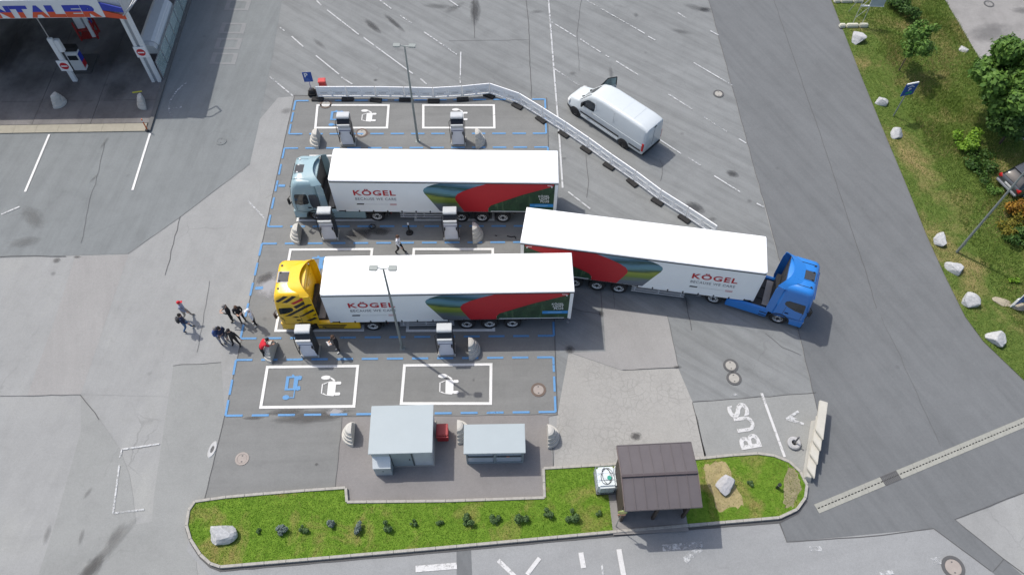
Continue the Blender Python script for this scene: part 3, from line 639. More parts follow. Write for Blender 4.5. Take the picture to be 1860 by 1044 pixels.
def bush(name, label, base, w, h, nl, size, mat, seed, z0=.06, cat='bush', n=9, group=None):
    x, y = G(*base); t = thing(name, label, cat, (x, y, z0), 0, group); r = random.Random(seed)
    cs = [(r.uniform(-.5, .5)*w, r.uniform(-.5, .5)*w, h*r.uniform(.3, .75)) for _ in range(n)]; rs = [w*r.uniform(.2, .34) for _ in range(n)]
    link('foliage', leaf_mesh('foliage', cs, rs, nl, size, mat, min(1, h/w), seed), t)
    mb = MB()
    for c in cs[:5]: mb.bar((0, 0, -.03), c, .03, .015, 5)
    mb.build('stems', BARK, t); return t
bush('bright_bush', 'bright green bush on the verge in front of the parked car', (1748, 262), 1.5, 1.0, 1500, .10, L_LITE, 21)
bush('orange_bush', 'orange-leaved bush below the parked car', (1848, 402), 1.5, 1.2, 1500, .09, L_ORNG, 22)
bush('yellow_bush', 'yellow-green bush left of the orange bush', (1830, 418), 1.3, .8, 1000, .08, L_YEL, 23)
bush('dark_bush', 'dark green bush under the orange bush at the right edge', (1852, 445), 1.7, .8, 1300, .10, L_DARK, 24)
bush('shade_bush', 'dark bush at the top edge beside the metal frame', (1640, 26), 1.8, 1.1, 1500, .10, L_DARK, 25)
bush('pale_bush', 'pale weedy bush at the top edge left of the dark bush', (1622, 8), 1.5, .9, 900, .09, L_MID, 26)
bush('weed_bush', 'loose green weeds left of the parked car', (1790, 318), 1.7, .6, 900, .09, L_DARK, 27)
bush('fern_plant', 'small pale green star-shaped plant above the blue board', (1836, 507), .55, .3, 160, .10, L_LITE, 28, n=4, cat='plant')
bush('weed_bush', 'small leafy weed under the parked car bumper', (1800, 350), .8, .5, 400, .08, L_MID, 29)
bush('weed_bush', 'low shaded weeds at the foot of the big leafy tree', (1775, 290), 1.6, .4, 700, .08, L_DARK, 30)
for k, (px, py, w, mt, lb) in enumerate([(473, 966, .26, 0, 'tiny dark shrub, leftmost in the island row'), (514, 966, .62, 1, 'grey-blue lavender shrub, second from the left in the island row'), (555, 961, .46, 0, 'dark shrub between the two leftmost lavenders'), (605, 956, .52, 1, 'lavender shrub between two dark shrubs, fourth from left'), (655, 961, .62, 1, 'wide lavender shrub, fifth from left in the island row'),
        (706, 957, .58, 0, 'dark shrub under the left corner of the grey kiosk'), (752, 952, .36, 0, 'thin small shrub under the middle of the large kiosk'), (800, 951, .36, 0, 'thin small shrub under the right side of the large kiosk'), (852, 947, .68, 0, 'round dark shrub under the left end of the small kiosk'), (901, 945, .6, 0, 'round dark shrub under the middle of the small kiosk'),
        (947, 942, .66, 0, 'round dark shrub under the right end of the small kiosk'), (994, 937, .58, 0, 'round dark shrub below the corner of the kerb'), (1039, 938, .66, 0, 'dark shrub below left of the white tank'), (1087, 934, .3, 0, 'tiny shrub below the white tank'), (1360, 881, .28, 0, 'tiny shrub right of the boulder on the island')]):
    bush('shrub', lb, (px, py), w*.72, w*.75, int(300+w*1100), .045, (L_SHRUB, L_LAV)[mt], 40+k, .13, 'shrub', 6, 'shrubs planted in a row on the island')

# ================================================================ TRUCKS AND TRAILERS
TYRE = M('tyre_rubber', (.018, .018, .019), .85); BLK = M('black_plastic', (.016, .017, .018), .5); STEEL = M('galvanised_steel', (.42, .43, .44), .45, .6); ALU = M('white_rim', (.62, .62, .60), .4, .15); DK = M('dark_chassis', (.03, .03, .032), .6)
TWHITE = M('trailer_white', (.86, .87, .86), .45, var=.03); CURT = M('curtain_tarpaulin', (.88, .895, .87), .55, var=.03, scale=1.2); GLS = glass('dark_glass')
RED = M('print_red', (.50, .014, .022), .5, var=.06); LREDM = M('tail_lamp_red', (.45, .02, .02), .25); GREYTX = M('print_grey', (.27, .27, .28), .6); WHTX = M('print_white', (.78, .79, .78), .5); SKYB = M('print_blue', (.04, .27, .62), .5)
AMB = M('headlamp_glass', (.7, .7, .68), .12)
def landscape_mat():
    m, t, b, o = nodes('print_landscape'); co = objco(t); sx = N(t, 'ShaderNodeSeparateXYZ'); t.links.new(co, sx.inputs[0])
    wv = noise(t, mapped(t, co, (.35, 1, 2.2)), 1.6, 4, .6, .8)
    z = math_(t, 'ADD', sx.outputs[2], math_(t, 'MULTIPLY', math_(t, 'SUBTRACT', wv, .5), .55))
    z = math_(t, 'ADD', z, math_(t, 'MULTIPLY', math_(t, 'SUBTRACT', sx.outputs[0], 6.0), .17))
    c = ramp(t, math_(t, 'DIVIDE', math_(t, 'SUBTRACT', z, 1.1), 3.1), [(.0, (.12, .13, .15)), (.22, (.13, .16, .19)), (.36, (.16, .24, .035)), (.47, (.28, .33, .05)), (.53, (.05, .10, .04)), (.62, (.12, .27, .30)), (.72, (.10, .24, .33)), (.80, (.01, .06, .045)), (.88, (.04, .13, .20)), (1.0, (.22, .34, .42))])
    t.links.new(c, b.inputs['Base Color']); b.inputs['Roughness'].default_value = .5; return m
def forest_mat():
    m, t, b, o = nodes('print_forest'); co = objco(t); k = noise(t, mapped(t, co, (1, 1, 1.2), (0, R(35), 0)), 1.6, 5, .65, 1.2); s = noise(t, mapped(t, co, (3, 1, .35), (0, R(40), 0)), 1.4, 4, .6, 1)
    c = mix(t, ramp(t, s, [(.56, (0, 0, 0)), (.66, (.55,)*3)]), ramp(t, k, [(.3, (.006, .025, .012)), (.7, (.03, .085, .035))]), (.10, .17, .08))
    t.links.new(c, b.inputs['Base Color']); b.inputs['Roughness'].default_value = .5; return m
P_LAND, P_FOR = landscape_mat(), forest_mat()

def wheel(parent, x, y, side, r=.50, w=.28, rim=ALU, name='wheel', dark=False):
    """tyre, dished rim, hub and studs; axis along y, outer face towards side"""
    t = link(name, MB().lathe([(r*.60, -w/2), (r*.86, -w/2), (r*.97, -w*.40), (r, -w*.25), (r, w*.25), (r*.97, w*.40), (r*.86, w/2), (r*.60, w/2)], 24, axis='y').mesh(name, TYRE, smooth=True), parent, (x, y, r))
    s = side; q = w/2*.9
    link('rim', MB().lathe([(r*.62, s*-q), (r*.62, s*q), (r*.56, s*q), (r*.50, s*q*.55), (r*.36, s*q*.45), (r*.30, s*q*.75), (0, s*q*.75)], 20, axis='y').mesh('rim', rim, smooth=True), t)
    link('hub', MB().lathe([(r*.22, s*q*.7), (r*.20, s*q*1.05), (r*.1, s*q*1.12), (0, s*q*1.12)], 12, axis='y').mesh('hub', DK, smooth=True), t)
    hm = MB()
    for k in range(8):
        a = k*math.pi/4; hm.lathe([(.05, s*q*.47), (.05, s*q*.55), (0, s*q*.55)], 8, c=(r*.43*math.cos(a), 0, r*.43*math.sin(a)), axis='y')
    hm.build('rim_hole', BLK, t); return t

def side_poly(pts, s_out, eps, mat, name, parent, y=0):
    """flat print on a trailer side: polygon in (along, height)"""
    me = bpy.data.meshes.new(name); bm = bmesh.new(); f = bm.faces.new([bm.verts.new((a, y+s_out*eps, b)) for a, b in pts]); bmesh.ops.triangulate(bm, faces=[f]); bm.to_mesh(me); bm.free(); me.materials.append(mat); return link(name, me, parent)
def arc(cx, cz, r, a0, a1, n=6, ry=None): return [(cx+r*math.cos(R(a0+(a1-a0)*i/n)), cz+(ry or r)*math.sin(R(a0+(a1-a0)*i/n))) for i in range(n+1)]

def trailer(label, front, rear, side):
    """13.6 m curtain trailer. front/rear: bottom corners of the near side; side=+1 if the body lies to the left of front->rear"""
    f, b = Vector(front), Vector(rear); rz = math.atan2(b.y-f.y, b.x-f.x); L = 13.66; W = 2.55; s = side; o = -s
    t = thing('semi_trailer', label, 'trailer', (f.x, f.y, 0), rz, 'white curtain-side trailers')
    Y = lambda v: s*v
    rp = [(.16, .0)] + [(.16-.16*math.sin(R(a)), .16-.16*math.cos(R(a))) for a in (30, 60, 90)]
    out = rp + [(0, W-.16)] + [(.16-.16*math.cos(R(a)), W-.16+.16*math.sin(R(a))) for a in (30, 60, 90)] + [(L, W), (L, 0)]
    rmb = MB(); rings = []
    for z, k in ((3.90, 0), (3.97, 0), (4.0, .03)): rings.append([(min(max(x, k), L-k), Y(min(max(y, k), W-k)), z) for x, y in out])
    rmb.rings(rings); roof = rmb.build('roof', TWHITE, t)
    rb = MB()
    for k in range(1, 19): rb.box(k*.72-.006, k*.72+.006, min(Y(.12), Y(W-.12)), max(Y(.12), Y(W-.12)), 3.999, 4.004)
    rb.build('roof_seam', M('roof_seam_white', (.80, .81, .80), .5), roof)
    MB().box(.05, L-.02, min(Y(-.004), Y(W+.004)), max(Y(-.004), Y(W+.004)), 3.81, 3.90).build('roof_rail', DK, t)
    # curtains: gently wavy tarpaulin on both sides
    for yy, nm in ((.03, 1), (W-.03, -1)):
        n = 90; vs = []; fs = []
        for i in range(n+1):
            x = .14+(L-.28)*i/n; wv = .012*math.sin(i*.9)+.008*math.sin(i*2.3+1)
            for j, z in enumerate((1.14, 1.9, 2.7, 3.84)):
                amp = (.2, 1, 1, .1)[j]; vs.append((x, Y(yy)+s*(0.012+wv*amp)*nm*(-.2), z))
        for i in range(n):
            for j in range(3): fs.append((i*4+j, i*4+4+j, i*4+5+j, i*4+1+j))
        c = MB().add(vs, fs).build('side_curtain', CURT, t, smooth=True, recalc=False)
        if nm == 1: near = c
    pr = MB()   # corner posts
    for x0, x1 in ((.02, .14), (L-.14, L-.02)):
        for yy in (.03, W-.15): pr.box(x0, x1, min(Y(yy), Y(yy+.12)), max(Y(yy), Y(yy+.12)), 1.05, 3.83)
    pr.build('corner_post', TWHITE, t)
    MB().box(.02, .07, min(Y(.15), Y(W-.15)), max(Y(.15), Y(W-.15)), 1.05, 3.83).build('front_wall', TWHITE, t)
    for k in range(2):
        a, c = .15+k*(W-.3)/2, .15+(k+1)*(W-.3)/2-.012
        dr = MB().box(L-.06, L-.005, min(Y(a), Y(c)), max(Y(a), Y(c)), 1.1, 3.83).build('rear_door', TWHITE, t)
        hm = MB()
        for q in (.25, .8):
            yy = a+(c-a)*q; hm.bar((L+.02, Y(yy), 1.12), (L+.02, Y(yy), 3.8), .035, .035, 6)
        hm.build('locking_bar', STEEL, dr)
    MB().box(.03, L-.03, min(Y(.05), Y(W-.05)), max(Y(.05), Y(W-.05)), 1.02, 1.14).build('floor_frame', DK, t)
    rl = MB().bar((9.6, Y(.0), 1.24), (13.25, Y(.0), 1.24), .02, .03); rl.build('side_rail', TWHITE, t) if True else None
    bk = MB()
    for k in range(15):
        x = .55+k*.88
        if x < 13.4: bk.obox((x, Y(.012), 1.10), (.018, 0, 0), (0, .014, 0), (0, 0, .10))
    bk.build('buckle_strap', BLK, t)
    sk = MB()
    for k in range(15): sk.box(.6+k*.88, .6+k*.88+.78, min(Y(.0), Y(.02)), max(Y(.0), Y(.02)), 1.09, 1.17) if k < 7 else None
    sk.build('curtain_hem', CURT, t)
    fr = MB()
    for yy in (W/2-.5, W/2+.38): fr.box(.8, L-.3, min(Y(yy), Y(yy+.12)), max(Y(yy), Y(yy+.12)), .78, 1.02)
    for x in (1.6, 3.2, 5, 7, 9, 11, 13.2): fr.box(x, x+.1, min(Y(.1), Y(W-.1)), max(Y(.1), Y(W-.1)), .86, 1.02)
    fr.box(7.2, 11, min(Y(.75), Y(1.8)), max(Y(.75), Y(1.8)), .42, .6)
    fr.build('chassis', DK, t)
    lg = MB()
    for yy in (.45, W-.57): lg.box(2.95, 3.07, min(Y(yy), Y(yy+.12)), max(Y(yy), Y(yy+.12)), .35, .9).box(2.86, 3.16, min(Y(yy-.06), Y(yy+.18)), max(Y(yy-.06), Y(yy+.18)), .30, .35)
    lg.build('landing_leg', STEEL, t)
    for yy in (.1, W-.1):
        sg = MB()
        for z in (.48, .70, .92): sg.obox((5.45, Y(yy), z), (1.55, 0, 0), (0, .015, 0), (0, 0, .05))
        for x in (4.1, 5.4, 6.8): sg.obox((x, Y(yy)+s*.03*(1 if yy < 1 else -1), .72), (.03, 0, 0), (0, .012, 0), (0, 0, .30))
        sg.build('side_guard', M('bright_aluminium', (.62, .63, .64), .35, .4), t)
    for x in (7.72, 9.03, 10.34):
        for yy, oo in ((.20, o), (W-.20, -o)): wheel(t, x, Y(yy), oo)
        MB().bar((x, Y(.4), .5), (x, Y(W-.4), .5), .12, .12, 8).build('axle', DK, t)
    mg = MB()
    for x in (7.72, 9.03, 10.34):
        for yy in (.2, W-.2): mg.lathe([(.56, -.15), (.58, -.15), (.58, .15), (.56, .15)], 8, c=(x, Y(yy), .5), axis='y', a0=R(35), a1=R(145))
    mg.build('mudguard', BLK, t)
    MB().box(L-.2, L-.06, min(Y(.1), Y(W-.1)), max(Y(.1), Y(W-.1)), .45, .58).build('rear_bumper', STEEL, t)
    for yy in (.2, W-.55): MB().box(L-.06, L-.02, min(Y(yy), Y(yy+.35)), max(Y(yy), Y(yy+.35)), .72, .86).build('tail_lamp', LREDM, t)
    # print on the near curtain
    e = .004
    yb = 0.0
    land = [(6.75, 3.83), (6.25, 3.70), (5.85, 3.5), (5.62, 3.3), (5.56, 3.1), (5.62, 2.85), (5.95, 2.2), (6.45, 1.16), (8.2, 1.16), (8.2, 2.4), (9.4, 3.83)]
    red = [(9.45, 3.83), (8.6, 3.46), (7.95, 3.10), (7.6, 2.83), (7.46, 2.55), (7.46, 2.3), (7.6, 1.95), (7.95, 1.16), (9.42, 1.16), (9.44, 1.5), (9.6, 1.78), (10.0, 2.05), (11.2, 2.68), (13.35, 3.62), (13.42, 3.83)]
    forest = [(9.42, 1.16), (13.45, 1.16), (13.45, 3.83), (13.3, 3.83), (11.2, 2.9), (9.5, 2.0)]
    base = Y(.026)
    lp = side_poly(land, o, .006, P_LAND, 'landscape_print', near, base); fp = side_poly(forest, o, .006, P_FOR, 'forest_print', near, base); side_poly(red, o, .010, RED, 'red_print', near, base)
    xd = (s, 0, 0)        # reading direction as seen from outside
    fl = (lambda a: a) if s > 0 else (lambda a: 5.2-a)
    def txt(st, x0, x1, z0, z1, mat, bold=.0, e=.016, shear=0):
        me = text_mesh('lettering', st, x1-x0, z1-z0, mat, bold, shear, 1.12); place_text('lettering', me, (x0 if s > 0 else x1, base+o*e, z0), (s, 0, 0), (0, 0, 1), near)
    txt('KÖGEL', 1.33, 3.87, 2.62, 3.22, RED, .022); txt('BECAUSE WE CARE', 1.36, 3.86, 2.18, 2.42, GREYTX, .01)
    side_poly([(fl(a), b) for a, b in [(1.36, 1.74), (1.80, 1.74), (1.84, 1.86), (1.40, 1.86)]], o, .012, M('print_black', (.04, .04, .045), .6), 'small_print', near, base)
    side_poly([(1.9, 1.785), (3.3, 1.785), (3.3, 1.80), (1.9, 1.80)], o, .012, GREYTX, 'small_print', near, base)
    side_poly([(fl(a), b) for a, b in [(3.4, 1.72), (3.82, 1.72), (3.82, 1.76), (3.4, 1.76)]], o, .012, RED, 'small_print', near, base); side_poly([(fl(a), b) for a, b in [(3.4, 1.83), (3.82, 1.83), (3.82, 1.86), (3.4, 1.86)]], o, .012, RED, 'small_print', near, base)
    for k, st in enumerate(('KÖGEL', 'LIGHT', 'PLUS')): txt(st, 12.5+.07*k if s > 0 else 12.5, 13.16 if s > 0 else 13.16-.07*k, 2.62-.25*k, 2.84-.25*k, WHTX, .02)
    side_poly([(12.0, 1.68), (13.44, 1.68), (13.44, 1.98), (12.0, 1.98)], o, .014, SKYB, 'blue_print', near, base)
    side_poly([(12.3, 1.79), (13.1, 1.79), (13.1, 1.87), (12.3, 1.87)], o, .018, M('print_pale_blue', (.22, .48, .72), .5), 'small_print', near, base)
    side_poly([(13.0, 3.72), (13.3, 3.68), (13.3, 3.48), (13.25, 3.48), (13.24, 3.63), (13.0, 3.67)], o, .014, WHTX, 'corner_print', near, base)
    return t
trailer('white curtain trailer behind the yellow tractor, lamp post in front of it', (-9.54, 22.09), (4.12, 22.017), 1)
trailer('white curtain trailer behind the pale teal tractor, farthest of the three', (-9.93, 30.09), (3.72, 29.61), 1)
trailer('white curtain trailer standing askew, coupled to the blue tractor', (14.75, 22.92), (1.30, 25.33), -1)

# ---------------------------------------------------------------- tractors: +X forward, front at x=0
def rrect(xf, xb, hw, r, z, n=4):
    p = []
    for cx, cy_, a0 in ((xf-r, hw-r, 0), (xb+r, hw-r, 90), (xb+r, -hw+r, 180), (xf-r, -hw+r, 270)):
        for i in range(n+1): a = R(a0+90*i/n); p.append((cx+r*math.cos(a), cy_+r*math.sin(a), z))
    return p
def tractor(label, loc, rz, col, style, near):
    """near: +1 if the left side faces the camera, else -1"""
    PAINT = M('cab_paint_'+style, col, .32, 0, var=.05, scale=1.0, coat=.5)
    t = thing('truck_tractor', label, 'truck', (loc[0], loc[1], 0), rz, 'electric truck tractors')
    XB = -1.86
    lv = {'yellow': [(1.02, -.04, 1.235, .16), (1.8, -.03, 1.235, .20), (2.4, -.08, 1.235, .22), (3.0, -.14, 1.23, .24), (3.4, -.20, 1.22, .26), (3.68, -.27, 1.20, .28), (3.84, -.36, 1.14, .30), (3.91, -.50, 1.04, .30)],
          'blue': [(1.02, -.04, 1.235, .16), (1.75, -.03, 1.235, .20), (2.3, -.08, 1.23, .22), (3.0, -.16, 1.22, .24), (3.35, -.22, 1.21, .25), (3.54, -.30, 1.17, .27), (3.62, -.40, 1.10, .28), (3.66, -.52, 1.0, .28)],
          'volvo': [(1.02, -.04, 1.235, .2), (1.75, -.03, 1.235, .26), (2.3, -.10, 1.23, .30), (2.85, -.20, 1.22, .30), (3.15, -.28, 1.20, .32), (3.38, -.38, 1.15, .34), (3.52, -.50, 1.07, .34), (3.57, -.65, .97, .32)]}[style]
    zs = [l[0] for l in lv]
    hw = lambda z: float(np.interp(z, zs, [l[2] for l in lv])); xf = lambda z: float(np.interp(z, zs, [l[1] for l in lv]))
    cab = MB().rings([rrect(f, XB, h, r, z) for z, f, h, r in lv]).build('cab', PAINT, t, smooth=True)
    # lower body with wheel arch cut out
    ar = arc(-1.37, .50, .62, 0, 180, 10)
    low = [(-.02, .34), (-.02, 1.02), (XB-.02, 1.02), (XB-.02, .62), (-1.99, .5)]; low = [(-.02, .36), (-.02, 1.02), (XB, 1.02), (XB, .66)] + [p for p in reversed(ar) if p[0] > XB+.01] + [(-.72, .36)]
    MB().prism(low, -1.235, 1.235, 'y').build('lower_cab', PAINT, t, bevel=.03)
    MB().box(-1.86, -.7, -.78, .78, .45, 1.0).build('wheel_well', DK, t)
    arch = MB()
    for yy in (-1.2, 1.2): arch.lathe([(.62, -.05), (.55, -.05), (.55, .05), (.62, .05), (.62, -.05)], 12, c=(-1.37, yy, .5), axis='y', a0=R(0), a1=R(180))
    arch.build('wheel_arch', BLK, t)
    # bumper, grille, lamps
    MB().box(-.03, .03, -1.0, 1.0, 1.1, 1.62).build('grille', BLK, t, bevel=.01); MB().box(-.2, .03, -1.2, 1.2, .3, .36).build('air_dam', BLK, t)
    for yy in (-1.02, 1.02): MB().obox((-.06, yy, .78), (.07, 0, 0), (0, .17, 0), (0, 0, .12)).build('headlight', AMB, t, bevel=.03)
    # windscreen and side windows follow the cab walls
    ws = MB(); zz = [1.72, 2.0, 2.3, 2.6, 2.82]; yy = np.linspace(-1.0, 1.0, 9); vs = [(xf(z)+.008, y, z) for z in zz for y in yy]
    ws.add(vs, [(a*9+b, a*9+b+1, a*9+b+10, a*9+b+9) for a in range(4) for b in range(8)]); ws.build('windscreen', GLS, t, recalc=False)
    MB().obox((xf(3.0)+.0, 0, 2.98), (.06, 0, -.03), (0, .95, 0), (.006, 0, .03)).build('sun_visor', BLK if style != 'blue' else PAINT, t)
    for s in (-1, 1):
        if style == 'volvo': pl = [(-.28, 1.72), (-.38, 2.5), (-.45, 2.62), (-1.12, 2.62), (-1.16, 2.5), (-1.16, 1.85), (-1.05, 1.72), (-.6, 1.62)]
        elif style == 'yellow': pl = [(-.24, 2.05), (-.27, 2.55), (-.34, 2.68), (-.98, 2.74), (-1.08, 2.66), (-1.08, 2.46), (-.95, 2.3), (-.7, 2.16), (-.45, 2.07)]
        else: pl = [(-.28, 1.72), (-.36, 2.42), (-.42, 2.55), (-1.28, 2.55), (-1.42, 2.45), (-1.46, 2.28), (-1.40, 2.1), (-1.22, 1.98), (-.75, 1.78)]
        vs = [(x, s*(hw(z)+.008), z) for x, z in pl]; MB().add(vs, [tuple(range(len(pl)))]).build('side_window', GLS, t, recalc=False)
        if style == 'volvo':
            pl = [(-1.22, 1.75), (-1.24, 2.5), (-1.32, 2.6), (-1.72, 2.6), (-1.80, 2.3), (-1.80, 1.5), (-1.7, 1.3), (-1.3, 1.35)]
            vs = [(x, s*(hw(z)+.008), z) for x, z in pl]; MB().add(vs, [tuple(range(len(pl)))]).build('side_panel', M('smoked_panel', (.05, .06, .075), .2), t, recalc=False)
        dm = MB()   # door gap and handle
        for a, b in (((-.3, 1.05), (-.3, 1.7)), ((-1.3, 1.05), (-1.3, 1.95))): dm.obox(((a[0]+b[0])/2, s*(hw((a[1]+b[1])/2)+.003), (a[1]+b[1])/2), (.008, 0, 0), (0, .004, 0), (0, 0, (b[1]-a[1])/2))
        dr = dm.build('door_gap', DK, t); MB().obox((-1.12, s*(hw(1.4)+.02), 1.38), (.11, 0, 0), (0, .018, 0), (0, 0, .035)).build('door_handle', BLK, t, bevel=.01)
        mr = MB().obox((-.02, s*1.38, 2.15), (.07, 0, 0), (0, .09, 0), (0, 0, .28)).build('mirror', BLK if style != 'yellow' else M('mirror_red_black', (.05, .012, .012), .3), t, bevel=.05)
        MB().bar((-.12, s*1.2, 2.45), (.02, s*1.4, 2.4), .05).bar((-.12, s*1.2, 1.9), (.02, s*1.4, 1.92), .05).build('mirror_arm', BLK, mr)
        wheel(t, -1.37, s*1.06, s, name='front_wheel', rim=M('steel_rim', (.50, .50, .50), .3, .6)); 
        wheel(t, -5.15, s*1.06, s, name='rear_wheel'); wheel(t, -5.15, s*.74, s, name='rear_wheel')
        skm = MB().prism([(-2.05, .34), (-2.05, 1.03), (-4.45, 1.03), (-4.45, .34)], s*1.02, s*1.225, 'y').build('side_skirt', PAINT, t, bevel=.03)
        for k in range(2): MB().box(-2.5+k*-.0, -2.1, s*1.226-.004, s*1.226+.004, .45+k*.26, .53+k*.26).build('step', BLK, skm)
        # side air fairing behind the cab
        top = {'yellow': 3.74, 'blue': 3.48, 'volvo': 3.36}[style]
        fa = [(XB+.02, 1.0), (XB+.02, top), (-2.18, top+.10), (-2.26, top-.3), (-2.26, 1.35), (-2.20, 1.0)]
        MB().prism(fa, s*1.236, s*1.20, 'y').build('side_fairing', PAINT, t)
        MB().obox((-5.15, s*.92, 1.07), (.62, 0, 0), (0, .33, 0), (0, 0, .02)).box(-5.8, -5.76, min(s*.6, s*1.22), max(s*.6, s*1.22), .5, 1.08).build('mudguard', BLK, t)
    # roof deflector with hollow, curved trailing edge
    z0 = lv[-1][0]-.05; z1 = z0+{'yellow': .26, 'blue': .22, 'volvo': .26}[style]
    nv, nu = 17, 7; dv = []
    for k in (0, 1):
        for i in range(nv):
            v = -1+2*i/(nv-1)
            for j in range(nu):
                u = j/(nu-1); x = -.85-u*(.78+.62*abs(v)**2.2); y = v*(1.0+.215*min(1, u*1.5)) ; z = z0+.03+(z1-z0)*u**1.1-(.34*abs(v)**8+.05*v*v)*(1-.25*u)-.05*k
                dv.append((x, y, z))
    fs = []
    for k in (0, 1):
        for i in range(nv-1):
            for j in range(nu-1): q = k*nv*nu+i*nu+j; fs.append((q, q+nu, q+nu+1, q+1))
    b0 = [i*nu+nu-1 for i in range(nv)]; fs += [(b0[i], b0[i+1], b0[i+1]+nv*nu, b0[i]+nv*nu) for i in range(nv-1)]
    MB().add(dv, fs).build('roof_deflector', PAINT, t, smooth=True)
    # inside of the deflector: back wall and stays
    MB().box(XB-.03, XB-.005, -1.12, 1.12, 1.05, 3.4).build('cab_back', PAINT if style == 'yellow' else DK, t)
    for yy in (-.7, 0, .7): MB().bar((XB-.03, yy, 3.1), (-1.70, yy, z0-.02), .04).build('deflector_stay', BLK, t)
    MB().box(XB-.30, XB-.06, -.8, .8, 1.15, 2.0).build('air_tank', BLK, t)
    # roof hatch, lamps, horns
    hz = lv[-1][0]
    if style == 'volvo': hp = (-.78, .18)
    else: hp = (-.72, .0)
    MB().box(hp[0]-.34, hp[0]+.34, -.36, .36, hz-.02, hz+.015).build('hatch_frame', M('hatch_trim_'+style, (.30, .31, .33) if style == 'yellow' else (col[0]*.6, col[1]*.6, col[2]*.6), .4), t, bevel=.01)
    MB().box(hp[0]-.28, hp[0]+.28, -.30, .30, hz+.006, hz+.03).build('roof_hatch', M('hatch_glass', (.05, .055, .06), .15), t, bevel=.012)
    for yy in (-.75, -.28, .28, .75): MB().obox((lv[-1][1]-.02, yy, hz-.005), (.05, 0, 0), (0, .05, 0), (0, 0, .035)).build('roof_lamp', AMB if style == 'volvo' else BLK, t)
    if style != 'yellow':
        for yy in (-.8, .8): MB().obox((-.95, yy, hz), (.5, 0, 0), (0, .012, 0), (0, 0, .02)).build('roof_rail', BLK if style == 'blue' else PAINT, t)
    # chassis
    ch = MB()
    for yy in (-.45, .35): ch.box(-6.0, -1.5, yy, yy+.1, .68, .95)
    ch.box(-4.9, -1.9, -1.0, 1.0, .42, .9).box(-6.02, -5.9, -1.15, 1.15, .55, .75)
    ch.build('chassis', DK, t)
    MB().prism([(-5.6, .97), (-4.4, .97), (-4.5, 1.02), (-5.5, 1.02)], -.45, .45, 'y').build('fifth_wheel', STEEL, t)
    MB().box(-2.5, -2.05, -.9, .9, .95, 1.02).build('catwalk', M('catwalk_alu', (.30, .29, .28), .5, .4), t)
    for yy in (-.9, .9): MB().box(-6.04, -6.02, yy-.16, yy+.16, .58, .72).build('tail_lamp', LREDM, t)
    if style == 'yellow':
        for s in (-1, 1):
            for m_, q4 in [(0, [(.32, 3.36), (.43, 3.29), (1.05, 3.78), (.85, 3.80)]), (0, [(.64, 3.23), (.86, 3.22), (1.50, 3.78), (1.32, 3.80)]), (1, [(1.09, 3.14), (1.22, 3.06), (2.14, 3.72), (2.02, 3.78)]), (0, [(1.16, 2.80), (1.25, 2.64), (2.19, 3.40), (2.12, 3.53)]),
                           (0, [(.50, 1.83), (.74, 1.85), (2.24, 3.04), (2.12, 3.13)]), (0, [(1.28, 1.78), (1.44, 1.81), (2.24, 2.42), (2.18, 2.56)]), (0, [(2.0, 1.85), (2.14, 1.88), (2.24, 1.95), (2.24, 2.08)]), (0, [(.20, 1.75), (.20, 1.60), (.53, 1.15), (.38, 1.35)]), (0, [(.85, 1.69), (1.02, 1.65), (1.23, 1.76), (1.08, 1.79)]), (0, [(1.55, 1.30), (1.72, 1.26), (2.2, 1.58), (2.1, 1.68)])]:
                quad = [Vector((-a, b)) for a, b in q4]; gv = []; n_ = 8
                for i in range(4):
                    pass
                mid = [(quad[0]+quad[1])/2, (quad[2]+quad[3])/2]; quad = [mid[0]+(quad[0]-mid[0])*1.3, mid[0]+(quad[1]-mid[0])*1.3, mid[1]+(quad[2]-mid[1])*1.3, mid[1]+(quad[3]-mid[1])*1.3]
                quad = [Vector((max(q.x, -2.25), min(q.y, 3.86))) for q in quad]
                for i in range(n_+1):
                    for q in (quad[0].lerp(quad[3], i/n_), quad[1].lerp(quad[2], i/n_)): gv.append((q.x, s*(hw(q.y)+.008), q.y))
                MB().add(gv, [(2*i, 2*i+1, 2*i+3, 2*i+2) for i in range(n_)]).build('stripe', RED if m_ == 1 else BLK, t, recalc=False)
            for k in range(3): MB().obox((-2.95, s*1.229, .46+k*.15), (.55+.1*k, 0, 0), (0, .003, 0), (0, 0, .045)).build('stripe', BLK, t)
    return t
tractor('yellow truck tractor with black and red slanted stripes and a square roof hatch', (-12.34, 23.37), R(180-.6), (.86, .52, .008), 'yellow', 1)
tractor('pale grey-teal truck tractor, farthest of the parked tractors', (-12.60, 31.46), R(180-2.0), (.29, .41, .44), 'volvo', 1)
hd = math.atan2(-1.56, 3.81); fx = Vector((16.13, 22.07)) + Vector((math.cos(hd), math.sin(hd)))*1.37 + Vector((-math.sin(hd), math.cos(hd)))*1.20
tractor('bright blue truck tractor turned away from its trailer at the right', (fx.x, fx.y), hd, (.022, .195, .58), 'blue', -1)

